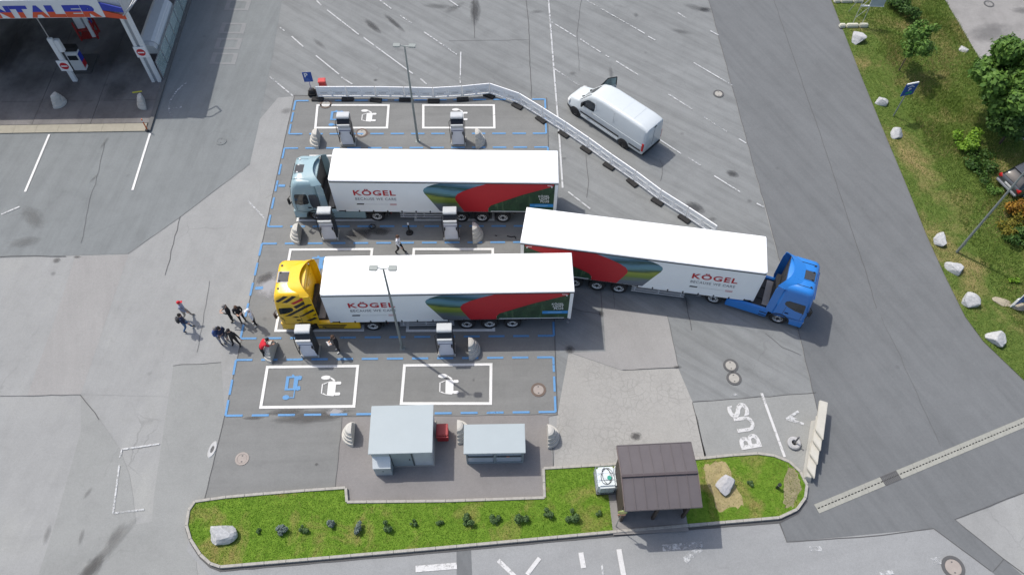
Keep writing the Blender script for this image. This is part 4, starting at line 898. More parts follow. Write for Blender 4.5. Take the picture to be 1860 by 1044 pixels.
# ================================================================ VAN AND CAR
def sect(hw, zb, zt, rt, tum, n=5):
    """body section seen from the front: bottom flat, sides leaning in by tum, rounded shoulders"""
    p = [(-hw*.94, zb), (hw*.94, zb), (hw, zb+.10), (hw, zb+(zt-zb)*.45)]
    for i in range(n+1):
        a = R(90*i/n); p.append((hw-tum-rt+rt*math.cos(a), zt-rt+rt*math.sin(a)))
    for i in range(n+1):
        a = R(90+90*i/n); p.append((-(hw-tum-rt)+rt*math.cos(a), zt-rt+rt*math.sin(a)))
    p += [(-hw, zb+(zt-zb)*.45), (-hw, zb+.10)]
    return p
def body(name, st, mat, parent):
    return MB().rings([[(x, y, z) for y, z in sect(*a)] for x, *a in st]).build(name, mat, parent, smooth=True)
VW = M('van_white', (.56, .60, .61), .35, var=.03, coat=.4); WHL = M('van_wheel', (.10, .10, .105), .45, .4)
def van():
    f, r = Vector(G(1045, 203, .35)), Vector(G(1130, 260, .35)); h = (f-r).normalized(); left = Vector((-h.y, h.x))    # near side is the van's left
    o = f + h*1.02 - left*.98
    t = thing('delivery_van', 'white high-roof delivery van with its far front door open', 'van', (o.x, o.y, 0), math.atan2(h.y, h.x), None)
    st = [(.0, .50, .48, .72, .10, .05), (-.03, .64, .44, .86, .14, .06), (-.10, .77, .42, .98, .18, .08), (-.22, .87, .40, 1.10, .22, .12), (-.42, .94, .38, 1.20, .24, .14), (-.7, .98, .38, 1.28, .22, .15), (-1.0, .99, .38, 1.36, .2, .15), (-1.12, .99, .38, 1.42, .2, .16), (-1.75, .995, .38, 2.15, .28, .17), (-2.05, 1.0, .38, 2.45, .3, .16), (-2.5, 1.0, .38, 2.60, .28, .12), (-3.2, 1.0, .38, 2.66, .26, .11), (-6.2, 1.0, .38, 2.64, .24, .11), (-6.75, .985, .38, 2.58, .22, .11), (-6.90, .96, .40, 2.50, .18, .11), (-6.93, .93, .45, 2.42, .16, .11)]
    body('body', st, VW, t)
    hwz = lambda z: 1.0 if z < 1.3 else 1.0-.115*(z-1.3)/1.2
    # windscreen on the slope between bonnet and roof
    ws = []
    for u in np.linspace(0.06, .98, 6):
        x = -1.12+u*(-.93); z = float(np.interp(x, [-2.05, -1.75, -1.12], [2.45, 2.15, 1.42])); w_ = (.80-.10*u)
        ws += [(x+.0, y*w_, z-.04*abs(y)**3+.012) for y in np.linspace(-1, 1, 9)]
    MB().add(ws, [(a*9+b, a*9+b+1, a*9+b+10, a*9+b+9) for a in range(5) for b in range(8)]).build('windscreen', GLS, t, recalc=False)
    for s in (1, -1):
        pl = [(-1.45, 1.52), (-1.95, 2.02), (-2.12, 2.08), (-2.55, 2.08), (-2.62, 1.98), (-2.62, 1.45), (-2.5, 1.38), (-1.55, 1.36)]
        if s > 0: MB().add([(x, s*(hwz(z)+.012), z) for x, z in pl], [tuple(range(len(pl)))]).build('side_window', GLS, t, recalc=False)
        else:
            MB().prism([(-1.3, .5), (-1.3, 1.3), (-1.95, 2.1), (-2.65, 2.1), (-2.65, .5)], -1.004, -.99, 'y').build('door_opening', M('cab_interior', (.03, .03, .035), .8), t)
            dp = link('open_door', None, t, (-1.28, -1.0, 0), R(58))
            MB().prism([(0, .5), (0, 1.36), (-1.35, 1.36), (-1.35, .5)], -.05, 0, 'y').build('door_panel', VW, dp)
            fr = MB()
            for a, b in (((-.05, 1.36), (-.66, 2.08)), ((-.66, 2.08), (-1.3, 2.08)), ((-1.3, 2.08), (-1.33, 1.36))): fr.bar((a[0], -.025, a[1]), (b[0], -.025, b[1]), .05)
            fr.build('window_frame', BLK, dp); MB().prism([(-.12, 1.37), (-.68, 2.05), (-1.28, 2.05), (-1.30, 1.37)], -.03, -.022, 'y').build('door_window', glass('green_glass', (.30, .40, .38), .15), dp)
        MB().obox((-1.62, s*1.12, 1.5), (.06, 0, 0), (0, .09, 0), (0, 0, .16)).build('mirror', BLK, t, bevel=.03)
        gap = MB()
        for x in (-2.75, -4.25): gap.obox((x, s*(hwz(1.5)+.002), 1.45), (.006, 0, 0), (0, .006, 0), (0, 0, .95))
        gap.build('panel_gap', M('gap_grey', (.30, .31, .32), .6), t)
        MB().obox((-4.7, s*1.006, 1.22), (2.1, 0, 0), (0, .012, 0), (0, 0, .018)).build('rub_strip', VW, t)
        MB().obox((-3.18, s*1.004, .72), (1.70, 0, 0), (0, .018, 0), (0, 0, .055)).obox((-6.25, s*1.0, .72), (.48, 0, 0), (0, .018, 0), (0, 0, .055)).build('side_moulding', BLK, t)
        MB().obox((-3.2, s*.99, .42), (1.65, 0, 0), (0, .04, 0), (0, 0, .07)).build('sill', VW, t)
        MB().obox((-2.5, s*1.012, 1.2), (.1, 0, 0), (0, .012, 0), (0, 0, .02)).build('door_handle', M('handle_grey', (.3, .3, .31), .5), t)
        for x in (-1.02, -5.35):
            MB().lathe([(.0, -.02), (.43, -.02), (.43, .02), (.0, .02)], 20, c=(x, s*.99, .36), axis='y').build('wheel_arch', BLK, t)
            wheel(t, x, s*.92, s, .35, .22, WHL, dark=True)
        MB().obox((-6.85, s*.955, 1.08), (.075, 0, 0), (0, .055, 0), (0, 0, .34)).build('tail_lamp', LREDM, t, bevel=.02)
        MB().obox((-.26, s*.78, .88), (.12, s*-.07, 0), (0, .14, 0), (0, 0, .12)).build('headlight', AMB, t, bevel=.04)
    MB().prism([(.03, -.5), (.03, .5), (-.12, .82), (-.45, .97), (-.6, .97), (-.6, -.97), (-.45, -.97), (-.12, -.82)], .30, .56).build('front_bumper', BLK, t, bevel=.03); MB().box(-6.99, -6.85, -.93, .93, .35, .55).build('rear_bumper', BLK, t, bevel=.03)
    MB().box(-6.945, -6.925, -.006, .006, .55, 2.35).build('door_split', M('gap_grey', (.3, .3, .3), .6), t)
    MB().obox((-6.93, .0, 2.40), (.03, 0, 0), (0, .12, 0), (0, 0, .03)).build('camera_lamp', BLK, t)
    MB().box(-6.945, -6.93, -.26, .26, .62, .72).build('number_plate', M('plate_white', (.6, .6, .58), .5), t)
    for a in (-.45, .35): MB().obox((-1.12, a, 1.44), (.03, .10, .02), (.02, -.0, .02), (.01, 0, .02)).build('wiper', BLK, t)
    for x in (-3.4, -4.6, -5.6): MB().obox((x, 0, 2.650), (.008, 0, 0), (0, .68, 0), (0, 0, .006)).build('roof_seam', VW, t)
van()

def suv():
    a = Vector(G(1827, 336, .6)); h = Vector((.93, .38)).normalized(); left = Vector((-h.y, h.x)); o = a + h*4.6 - left*.1
    t = thing('parked_car', 'dark grey estate car with red tail lamp parked behind the verge at the right edge', 'car', (o.x, o.y, .0), math.atan2(h.y, h.x))
    CP = M('car_grey', (.10, .105, .115), .25, .4, coat=.5)
    st = [(0, .78, .35, .75, .1, .05), (-.1, .86, .3, .82, .12, .06), (-1.2, .92, .28, 1.0, .14, .1), (-4.3, .92, .28, 1.08, .14, .1), (-4.55, .88, .3, 1.02, .14, .1), (-4.62, .82, .4, .9, .1, .1)]
    body('body', st, CP, t)
    st = [(-1.15, .80, .95, 1.0, .02, .05), (-1.9, .80, .95, 1.48, .12, .12), (-2.4, .80, .95, 1.58, .14, .14), (-3.6, .80, .95, 1.55, .14, .15), (-4.1, .78, .95, 1.4, .12, .15), (-4.5, .76, .95, 1.06, .04, .06)]
    body('glasshouse', st, GLS, t); st = [(-2.0, .66, 1.47, 1.52, .02, .02), (-2.4, .69, 1.50, 1.605, .03, .03), (-3.6, .68, 1.48, 1.575, .03, .03), (-4.0, .66, 1.42, 1.48, .02, .02)]; body('roof', st, CP, t)
    for s in (1, -1):
        MB().obox((-4.52, s*.74, .86), (.1, 0, 0), (0, .16, 0), (0, 0, .10)).build('tail_lamp', LREDM, t, bevel=.03)
        for x in (-.95, -3.7): wheel(t, x, s*.82, s, .34, .22, STEEL)
        MB().obox((-1.7, s*1.0, 1.05), (.06, 0, 0), (0, .09, 0), (0, 0, .07)).build('mirror', BLK, t, bevel=.02)
    MB().box(-4.68, -4.5, -.85, .85, .42, .62).build('rear_bumper', M('bumper_silver', (.35, .36, .38), .35, .3), t, bevel=.05); MB().box(-4.66, -4.60, -.26, .26, .70, .81).build('number_plate', MATS['plate_white'], t)
suv()

# ================================================================ CHARGING STATIONS
CH_W = M('charger_white', (.50, .52, .52), .45, var=.06); CH_G = M('charger_lilac_grey', (.66, .68, .74), .4, var=.05); CH_D = M('charger_dark', (.025, .026, .03), .35); CAB = M('cable_black', (.015, .015, .017), .6); CH_B = M('charger_blue_band', (.05, .06, .16), .4)
def charger():
    t = thing('charging_station', 'charging station', 'charger', (0, 0, 0), 0, 'tall charging stations beside the bays')
    MB().box(-.50, .50, -.42, .42, 0, .10).build('plinth', CONC, t, bevel=.015)
    # body leans: side profile in (y,z), front towards -y
    prof = [(.34, .10), (.34, 2.34), (-.10, 2.34), (-.36, 2.02), (-.34, 1.5), (-.36, .10)]
    MB().prism(prof, -.42, .42, 'x').build('cabinet', CH_D, t, bevel=.015)
    MB().prism([(-.365, .16), (-.345, 1.42), (-.375, 1.42), (-.395, .16)], -.405, .405, 'x').build('front_panel', CH_G, t, bevel=.01)
    MB().prism([(-.345, 1.50), (-.335, 1.70), (-.38, 1.70), (-.385, 1.50)], -.41, .41, 'x').build('upper_panel', CH_G, t)
    MB().box(-.37, .37, -.375, -.335, 1.425, 1.495).build('light_band', CH_B, t)
    hd_ = MB().prism([(.38, 2.34), (.38, 2.44), (-.08, 2.48), (-.16, 2.42), (-.16, 2.30), (-.05, 2.30)], -.41, .41, 'x').build('header', CH_W, t, bevel=.02)
    MB().box(-.41, .41, -.47, -.34, 1.93, 2.02).build('visor', CH_W, t, bevel=.02)
    MB().prism([(-.13, 2.28), (-.345, 2.02), (-.36, 2.035), (-.15, 2.295)], -.36, .36, 'x').build('screen', M('charger_screen', (.01, .01, .012), .15), t)
    MB().box(-.39, .39, -.40, -.33, 1.73, 1.90).build('lower_visor', CH_W, t, bevel=.015)
    for s in (-1, 1):
        pts = [Vector((s*.36, -.15, 2.30)), Vector((s*.52, -.25, 2.15)), Vector((s*.50, -.42, 1.5)), Vector((s*.46, -.50, .8)), Vector((s*.50, -.40, .35)), Vector((s*.44, -.44, .85)), Vector((s*.36, -.42, 1.25))]
        d = []
        for i in range(len(pts)-1):
            for k in range(4): d.append(pts[i].lerp(pts[i+1], k/4))
        d.append(pts[-1]); MB().tube(d, .022, 6).build('cable', CAB, t); MB().obox((s*.36, -.44, 1.28), (.04, 0, 0), (0, .06, 0), (0, 0, .1)).build('plug_holder', CH_D, t, bevel=.015)
    mb = MB()
    for s in (-1, 1): mb.obox((s*.47, -.40, .17), (.03, 0, 0), (0, .03, 0), (0, 0, .12))
    mb.build('corner_guard', CH_W, t)
    return t
ch0 = charger()
for k, (px, py, lb) in enumerate([(634, 258, 'charging station in the back row, left of the far lamp post'), (833, 258, 'charging station in the back row, right of the far lamp post'), (602, 428, 'charging station hiding the front wheel of the teal tractor'), (821, 428, 'charging station in the middle row by the trailer axles'), (566, 638, 'charging station in front of the yellow tractor'), (812, 636, 'charging station in the front row right of the near lamp post')]):
    o = ch0 if k == 0 else copy_tree(ch0); x, y = G(px, py); o.location = (x, y, .012); o['label'] = lb
# ---------------------------------------------------------------- stepped half-cone protection blocks
CONE = M('block_concrete', (.52, .505, .46), .85, var=.14, scale=4, dirt=.25)
def half_cone(px, py, ang, label, s=1.0, z=.012):
    x, y = G(px, py); t = thing('concrete_block', label, 'concrete block', (x, y, z), R(ang), 'stepped half-cone concrete blocks')
    prof = []
    for k, (r0, r1, z0, z1) in enumerate([(.66, .63, 0, .24), (.56, .53, .24, .50), (.47, .43, .50, .76), (.38, .31, .76, 1.0)]): prof += [(r0, z0), (r0, z0+.02), (r1, z1)]
    prof += [(.20, 1.05), (0, 1.06)]
    names = [prof[0:3], prof[3:6], prof[6:9], prof[9:]]
    for k, pr in enumerate(names):
        full = ([(0, pr[0][1])] + pr + ([(0, pr[-1][1])] if pr[-1][0] > 0 else []))
        MB().lathe([(r*s, z_*s) for r, z_ in full], 22, a0=R(-90), a1=R(90), close=True).build('step_ring', CONE, t)
    return t
for a in [(581, 258, 180, 'half-cone block left of the back row charger'), (864, 258, 0, 'half-cone block right of the back row chargers'), (547, 430, 180, 'half-cone block beside the teal tractor'), (859, 428, 0, 'half-cone block under the axles of the far trailer'),
          (852, 636, 0, 'half-cone block right of the front row chargers'), (500, 642, 172, 'tilted half-cone block the red-shirted person leans on'), (644, 790, 180, 'half-cone block at the left of the large kiosk'), (832, 786, 0, 'half-cone block between the two kiosks'), (994, 794, 0, 'half-cone block at the right of the small kiosk'), (108, 190, -20, 'half-cone block on the station forecourt, left'), (266, 192, 200, 'half-cone block by the station kerb with a yellow mark')]: half_cone(*a, s=1.0 if a[0] > 300 else .85, z=.012 if a[0] > 300 else .12)
# ---------------------------------------------------------------- plastic barrier
BAR = M('barrier_white', (.86, .87, .87), .45, var=.04, dirt=.05); RUB = M('black_rubber', (.02, .02, .02), .85); REFL = M('barrier_reflect', (.74, .75, .74), .4)
def barrier_mesh(L):
    p = MB().box(.02, L-.02, -.02, .02, .14, .16)
    parts = {}
    fr = MB().box(.02, L-.02, -.035, .035, .94, 1.0).box(.02, .10, -.025, .025, .12, .94).box(L-.10, L-.02, -.025, .025, .12, .94).box(.10, L-.10, -.025, .025, .12, .22).box(L/2-.07, L/2+.07, -.025, .025, .22, .94)
    parts['frame'] = fr.mesh('frame', BAR, bevel=.01, seg=1)
    bd = MB()
    for z in (.62, .30): bd.box(.10, L/2-.07, -.014, .014, z, z+(.32 if z > .5 else .30)).box(L/2+.07, L-.10, -.014, .014, z, z+(.32 if z > .5 else .30))
    parts['infill'] = bd.mesh('infill', M('barrier_infill', (.84, .86, .87), .5, var=.04), bevel=0)
    rr = MB().box(.12, L/2-.1, -.03, .03, .58, .63).box(L/2+.1, L-.12, -.03, .03, .58, .63).box(L/2-.05, L/2+.05, -.032, .032, .60, .70); parts['reflector'] = rr.mesh('reflector', REFL)
    sl = MB()
    for h in (0, 1):
        for k in range(7): x = .28+h*(L/2)+k*.07; sl.box(x, x+.03, -.018, .018, .42, .52)
    parts['slot'] = sl.mesh('slot', M('slot_shadow', (.30, .31, .33), .8)); return parts
FEET = [(578, 179), (632, 179), (684, 179), (736, 180), (788, 181), (840, 178), (890, 173), (943, 191), (985, 217), (1026, 243), (1067, 271), (1108, 301), (1151, 331), (1196, 365), (1245, 396), (1296, 430)]
fp = [Vector(G(*p)) for p in FEET]; ft = MB().box(-.42, .42, -.34, .06, 0, .12).mesh('foot', RUB, bevel=.03)
words = ['leftmost', 'second', 'third', 'fourth', 'fifth', 'sixth', 'seventh', 'eighth', 'ninth', 'tenth', 'eleventh', 'twelfth', 'thirteenth', 'fourteenth', 'last']
for k, (a, b) in enumerate(zip(fp[:-1], fp[1:])):
    d = b-a; L = d.length; ang = math.atan2(d.y, d.x)
    t = thing('barrier_panel', '%s white plastic barrier panel %s' % (words[k], 'counted from the blue parking sign' if k < 14 else 'whose end is hidden by the askew trailer'), 'barrier', (a.x, a.y, .012), ang, 'white plastic barrier panels')
    for n_, me in barrier_mesh(L).items(): link(n_, me, t).scale = (1, 1, 1.1)
    link('foot', ft, t, (0, random.uniform(-.1, .02), 0), random.uniform(-.1, .1)-(.0))
    if k == 14: link('foot', ft, t, (L, 0, 0))
# ---------------------------------------------------------------- lamp posts
POLE = M('lamp_steel', (.26, .29, .28), .5, .4); LH = M('lamp_head', (.26, .285, .27), .5, .1); LENS = M('lamp_lens', (.6, .6, .58), .2)
def lamp(px, py, h, rz, label, arms=(-1, 1)):
    x, y = G(px, py); t = thing('lamp_post', label, 'street lamp', (x, y, 0), R(rz), 'street lamps')
    MB().bar((0, 0, 0), (0, 0, h), .17, .09, 12).build('pole', POLE, t, smooth=True); MB().box(-.15, .15, -.15, .15, 0, .035).build('base_plate', POLE, t); MB().obox((0, -.085, .9), (.045, 0, 0), (0, .012, 0), (0, 0, .18)).build('access_door', POLE, t)
    for s in arms:
        MB().bar((0, 0, h-.04), (s*.30, 0, h+.02), .055, .05, 8).build('arm', POLE, t)
        hd_ = MB().prism([(.26, -.13), (.34, -.155), (.62, -.15), (.68, -.12), (.68, .12), (.62, .15), (.34, .155), (.26, .13)], h-.02, h+.07).build('lamp_head', LH, t, bevel=.015); hd_.scale = (s, 1, 1)
        l_ = MB().box(.34, .62, -.11, .11, h-.035, h-.018).build('lens', LENS, hd_)
lamp(731, 632, 8.1, -2, 'double-headed lamp post standing before the near trailer'); lamp(759, 257, 8.1, -4, 'double-headed lamp post between the back row chargers'); lamp(1737, 459, 9.2, 40, 'tall lamp post on the grass verge leaning past the parked car', (-1, 1))
# ---------------------------------------------------------------- signs
SBLUE = M('sign_blue', (.012, .07, .33), .35, var=.04); SWHITE = M('sign_white', (.75, .76, .76), .4, var=.03); SGREEN = M('sign_green', (.02, .30, .16), .4); SGREY = M('sign_back', (.35, .36, .37), .5, .4)
x, y = G(568, 172); t = thing('parking_sign', 'blue parking sign with white letter on a black base by the barrier', 'sign', (x, y, .01), R(3))
MB().prism([(-.28, -.28), (.28, -.28), (.28, .28), (-.28, .28)], 0, .30).build('base_block', RUB, t, bevel=.06); MB().box(-.20, .20, -.2, .2, .30, .52, .05, .05).build('base_weight', M('base_black', (.03, .03, .03), .7), t, bevel=.03)
MB().bar((0, 0, .4), (0, 0, 2.05), .06, .06, 8).build('post', M('post_lilac', (.36, .34, .50), .4, .3), t); MB().box(-.31, .31, -.055, -.035, 1.22, 2.08).build('panel', SBLUE, t, bevel=.008, seg=1)
place_text('letter', text_mesh('letter', 'P', .24, .36, SWHITE, .03), (-.20, -.0575, 1.64), (1, 0, 0), (0, 0, 1), t)
mb = MB()
for k in range(3): mb.box(-.2, .2-.08*k, -.060, -.056, 1.32+.09*k, 1.35+.09*k)
mb.build('small_print', M('sign_pale_blue', (.10, .20, .50), .4), t)
x, y = G(588, 165); t = thing('red_bin', 'small red plastic box behind the left end of the barrier', 'bin', (x, y+.15, .01), R(4)); PRED = M('bin_red', (.55, .055, .05), .45, var=.08)
MB().box(-.25, .25, -.22, .22, 0, .78, .02, .02).build('body', PRED, t, bevel=.03); MB().box(-.28, .28, -.25, .25, .78, .87, .03, .03).build('lid', PRED, t, bevel=.03)
x, y = G(805, 795); t = thing('red_bin', 'dark red bin standing beside the large kiosk', 'bin', (x, y+.12, .01), 0); DRED = M('bin_dark_red', (.36, .02, .025), .4, var=.1)
MB().box(-.30, .30, -.34, .34, .05, .80, .02, .02).build('body', DRED, t, bevel=.03); MB().box(-.32, .32, -.36, .36, .80, .88, .03, .05).build('lid', DRED, t, bevel=.03); MB().box(-.32, .32, -.42, -.36, .74, .80).build('handle', DRED, t)
x, y = G(1622, 212); t = thing('garage_sign', 'blue board with white letter and green band on a slanted-looking grey post', 'sign', (x, y, .06), R(14))
MB().bar((0, 0, 0), (0, 0, 3.05), .09, .09, 8).build('post', POLE, t); MB().box(-.48, .48, -.09, -.045, 2.0, 3.05).build('panel', SBLUE, t, bevel=.01, seg=1); MB().box(-.43, .43, -.10, -.03, 3.0, 3.10).build('top_edge', SWHITE, t); MB().box(-.20, .28, -.098, -.092, 2.15, 2.32).build('green_band', SGREEN, t)
place_text('letter', text_mesh('letter', 'P', .20, .26, SWHITE, .03), (-.10, -.096, 2.40), (1, 0, 0), (0, 0, 1), t); MB().prism([(-.25, 2.70), (0, 2.82), (.25, 2.70), (.25, 2.76), (0, 2.89), (-.25, 2.76)], -.098, -.093, 'y').build('roof_symbol', SWHITE, t)
x, y = G(1836, 558); t = thing('blue_board', 'dark blue board with white lines on a white post at the right edge', 'sign', (x, y, .06), R(16))
MB().box(-.12, .12, -.05, .05, 0, .9).build('post', SWHITE, t, bevel=.02); MB().box(-.10, 2.2, -.08, -.05, .35, 1.75).build('panel', SBLUE, t); MB().box(-.14, -.10, -.09, -.04, .35, 1.78).build('panel_edge', SWHITE, t); MB().box(1.95, 2.15, -.05, .05, 0, .9).build('post', SWHITE, t, bevel=.02)
mb = MB()
for k in range(5): mb.box(.05, 1.5-.2*(k % 2), -.085, -.081, .55+.2*k, .62+.2*k)
mb.build('print_line', M('board_pale', (.35, .45, .62), .4), t)
for dx, dy, lb in ((-18, -12, 'flat grey-brown stone left of the white post of the blue board'), (14, -4, 'flat tan stone right of the white post of the blue board')):
    boulder(1836+dx, 562+dy, .9, lb, 60+dx, d=.55, h=.18, mat=M('tan_rock', (.34, .30, .22), .9, var=.2, scale=6))
boulder(1750, 92, .75, 'flat white slab lying in the grass by the far pavement', 77, d=.8, h=.2)
# ---------------------------------------------------------------- metal frame with ballast blocks
x, y = G(1556, 46); t = thing('lattice_frame', 'light metal lattice frame carrying a grey panel at the top edge', 'frame', (x, y, .06), R(-4)); GALV = M('lattice_galv', (.50, .53, .52), .4, .4)
mb = MB()
for s in (-.35, .35): mb.bar((s, 0, 0), (s, .0, 3.6), .05, .05, 6).bar((s, 1.5, 0), (s, .05, 3.2), .05, .05, 6)
for k in range(3): mb.bar((-.35, 0, .6+k*1.0), (.35, 0, 1.6+k*1.0), .035, .035, 5)
mb.build('lattice', GALV, t); MB().box(-.35, .35, -.03, .03, 1.62, 1.74).build('cross_plate', SWHITE, t)
MB().box(.25, 1.30, -.06, .0, 1.75, 2.55).build('panel', M('panel_grey', (.42, .47, .50), .4), t); MB().box(.20, 1.35, -.08, .02, 1.69, 1.75).build('panel_frame', SWHITE, t)
BAL = M('ballast_cream', (.55, .54, .44), .8, var=.12)
for (px, py, ws) in [(1546, 50, (.5, .95, .7)), (1536, 5, (.5, .95, .8))]:
    x, y = G(px, py); xx = -1.0
    for k, wd in enumerate(ws):
        o = MB().box(0, wd, -.18, .18, 0, .28, .05, .05).build('ballast_block', BAL, None, bevel=.05, loc=(x+xx, y, .06), rz=0); xx += wd+.05
        tag(o, '%s cream ballast block in the %s row under the metal frame' % (('left', 'middle', 'right')[k], 'lower' if py > 20 else 'upper'), 'concrete block', 'ballast blocks')
# ---------------------------------------------------------------- kiosks
KW = M('kiosk_wall', (.46, .49, .50), .5, var=.05); KR = M('kiosk_roof', (.34, .39, .405), .55, var=.04, scale=1.2); KD = M('kiosk_door', (.30, .35, .36), .45, var=.05); KF = M('kiosk_frame_dark', (.07, .085, .09), .5)
x0, y0 = -6.55, 13.98; W_, D_, H_ = 3.02, 2.40, 1.98
t = thing('kiosk', 'large grey flat-roofed transformer kiosk with a side cabinet', 'kiosk', (x0, y0, .016), R(.2), 'grey utility kiosks')
MB().box(0, W_, 0, D_, 0, H_).build('wall', KW, t, bevel=.01, seg=1); rf = MB().box(-.08, W_+.10, -.10, D_+.10, H_, H_+.10).build('roof', KR, t, bevel=.015)
MB().box(-.06, W_+.06, -.05, D_+.05, 0, .06).build('plinth', CONC, t)
dr = MB().box(.98, 2.0, -.025, 0, .10, 1.86).build('door', KD, t); mb = MB().box(.92, .98, -.035, 0, .08, 1.9).box(2.0, 2.07, -.035, 0, .08, 1.9).box(.98, 2.0, -.035, 0, 1.86, 1.92); mb.build('door_frame', KF, t); MB().obox((1.88, -.04, 1.0), (.02, 0, 0), (0, .02, 0), (0, 0, .08)).build('handle', BLK, dr)
MB().box(2.12, 2.96, -.012, 0, .10, 1.86).build('wall_panel', M('kiosk_panel', (.50, .53, .54), .5), t)
an = MB().prism([(-.02, 0), (-.48, 0), (-.48, 1.05), (-.02, 1.38)], .05, .92, 'x').build('side_cabinet', M('cabinet_grey', (.37, .41, .42), .45), t, bevel=.012, seg=1)
MB().prism([(-.0, 1.395), (-.50, 1.04), (-.50, 1.07), (-.0, 1.43)], .03, .94, 'x').build('cabinet_lid', M('cabinet_lid_white', (.62, .65, .65), .35), an); MB().obox((.5, -.49, .62), (.02, 0, 0), (0, .012, 0), (0, 0, .05)).build('lock', BLK, an)
x0, y0 = -1.80, 14.02; W_, D_, H_ = 2.95, 1.42, 1.62
t = thing('kiosk', 'small grey flat-roofed kiosk with four glazed compartments', 'kiosk', (x0, y0, .016), R(-.4), 'grey utility kiosks')
MB().box(0, W_, .10, D_, 0, H_).build('wall', KW, t); MB().box(-.09, W_+.09, -.10, D_+.06, H_, H_+.09).build('roof', KR, t, bevel=.015)
mb = MB().box(0, .07, 0, .10, .0, H_).box(W_-.07, W_, 0, .10, 0, H_).box(W_/2-.045, W_/2+.045, 0, .10, 0, H_).box(.07, W_/2-.045, 0, .10, 0, .14).box(W_/2+.045, W_-.07, 0, .10, 0, .14)
mb.build('frame', M('kiosk_frame_grey', (.26, .31, .32), .45), t)
KG = M('compartment_pane', (.42, .47, .52), .15, var=.08)
for i in range(2):
    for j in range(2):
        a = .07+i*(W_/2-.025); MB().box(a+.02, a+W_/2-.15, .03+.04*j, .07+.04*j, .18+j*.75, .80+j*.75).build('pane', KG, t)
MB().box(1.62, 2.82, .02, .10, .80, .93).build('shelf', KF, t); MB().box(.09, 1.40, .02, .10, .80, .93).build('shelf', KF, t); MB().obox((2.15, .015, .88), (.08, 0, 0), (0, .01, 0), (0, 0, .04)).build('warning_label', M('label_orange', (.55, .2, .1), .5), t)
# ---------------------------------------------------------------- shelter
t = thing('shelter', 'open wooden shelter with a brown ribbed metal roof on the island', 'shelter', (5.73, 10.50, .12), R(1.5)); BRN = M('roof_brown', (.118, .104, .106), .42, .15, var=.09, scale=1.5); WOOD = M('dark_wood', (.06, .045, .035), .75, var=.25, scale=6)
SW, SD = 3.62, 3.0
fl = MB().box(-.25, SW-.1, -.35, SD, -.02, .03).build('floor', M('shelter_floor', (.23, .22, .21), .9, var=.15), t)
def roof_z(y): return 2.46+.30*(1-abs(y-1.55)/1.55) 
for j, (ya, yb) in enumerate(((-.02, 1.50), (1.50, 3.05))):
    za, zb = (2.97, 3.25) if j == 0 else (3.33, 3.10)
    for k in range(7):
        a = k*SW/7; b = a+SW/7-.004
        p = MB(); p.add([(a, ya, za), (b, ya, za), (b, yb, zb), (a, yb, zb), (a, ya, za-.03), (b, ya, za-.03), (b, yb, zb-.03), (a, yb, zb-.03)], [(0, 1, 2, 3), (7, 6, 5, 4), (0, 4, 5, 1), (1, 5, 6, 2), (2, 6, 7, 3), (3, 7, 4, 0)]).build('roof_panel', BRN, t)
    for k in range(8):
        a = k*SW/7; MB().bar((a, ya, za+.012), (a, yb, zb+.012), .028, .035).build('roof_rib', BRN, t)
MB().box(-.02, SW+.02, 1.44, 1.56, 3.255, 3.35).build('ridge_cap', M('ridge_dark', (.07, .055, .058), .45), t); MB().box(-.03, SW+.03, -.07, -.01, 2.88, 2.99).build('gutter', BRN, t, bevel=.02); MB().box(-.03, SW+.03, 3.05, 3.12, 3.01, 3.12).build('gutter', BRN, t, bevel=.02)
for xx in (-.03, SW-.0):
    MB().prism([(-.02, 2.83), (1.5, 3.11), (3.05, 2.95), (3.05, 3.09), (1.5, 3.33), (-.02, 2.95)], xx, xx+.03, 'x').build('barge_board', M('barge_brown', (.16, .12, .115), .6), t)
for xx in (.2, SW/2, SW-.3):
    for yy in (.35, 2.75): MB().box(xx-.07, xx+.07, yy-.07, yy+.07, 0, 2.95).build('post', WOOD, t)
for k in range(12): MB().box(.15+k*.275, .15+k*.275+.262, 2.80, 2.83, .1, 2.85).build('wall_board', WOOD, t)
for k in range(9):
    for xx in (.10, SW-.24): MB().box(xx, xx+.03, .45+k*.255, .45+k*.255+.243, .1, 2.85).build('wall_board', WOOD, t)
for yy in (2.3,):
    b_ = MB().box(.4, SW-.5, yy-.18, yy-.02, .44, .48).box(.4, SW-.5, yy+.02, yy+.18, .44, .48).build('bench', M('bench_wood', (.16, .10, .06), .7, var=.2), t)
MB().box(.3, .42, 2.1, 2.5, 0, .44).build('bench_leg', WOOD, t); MB().box(2.9, 3.0, 2.1, 2.5, 0, .44).build('bench_leg', WOOD, t); MB().box(1.3, 2.0, .75, 1.4, 0, .72).build('litter_box', M('litter_dark', (.07, .07, .075), .6), t, bevel=.03)
# slabs beside the shelter
pv = thing('paved_path', 'narrow strip of grey paving slabs left of the shelter', 'paving', (5.16, 10.42, .105), R(1.5))
for i in range(2):
    for j in range(5): MB().box(i*.36, i*.36+.345, j*.47, j*.47+.455, 0, .02).build('paving_slab', M('path_slab', (.27, .26, .245), .9, var=.2), pv)
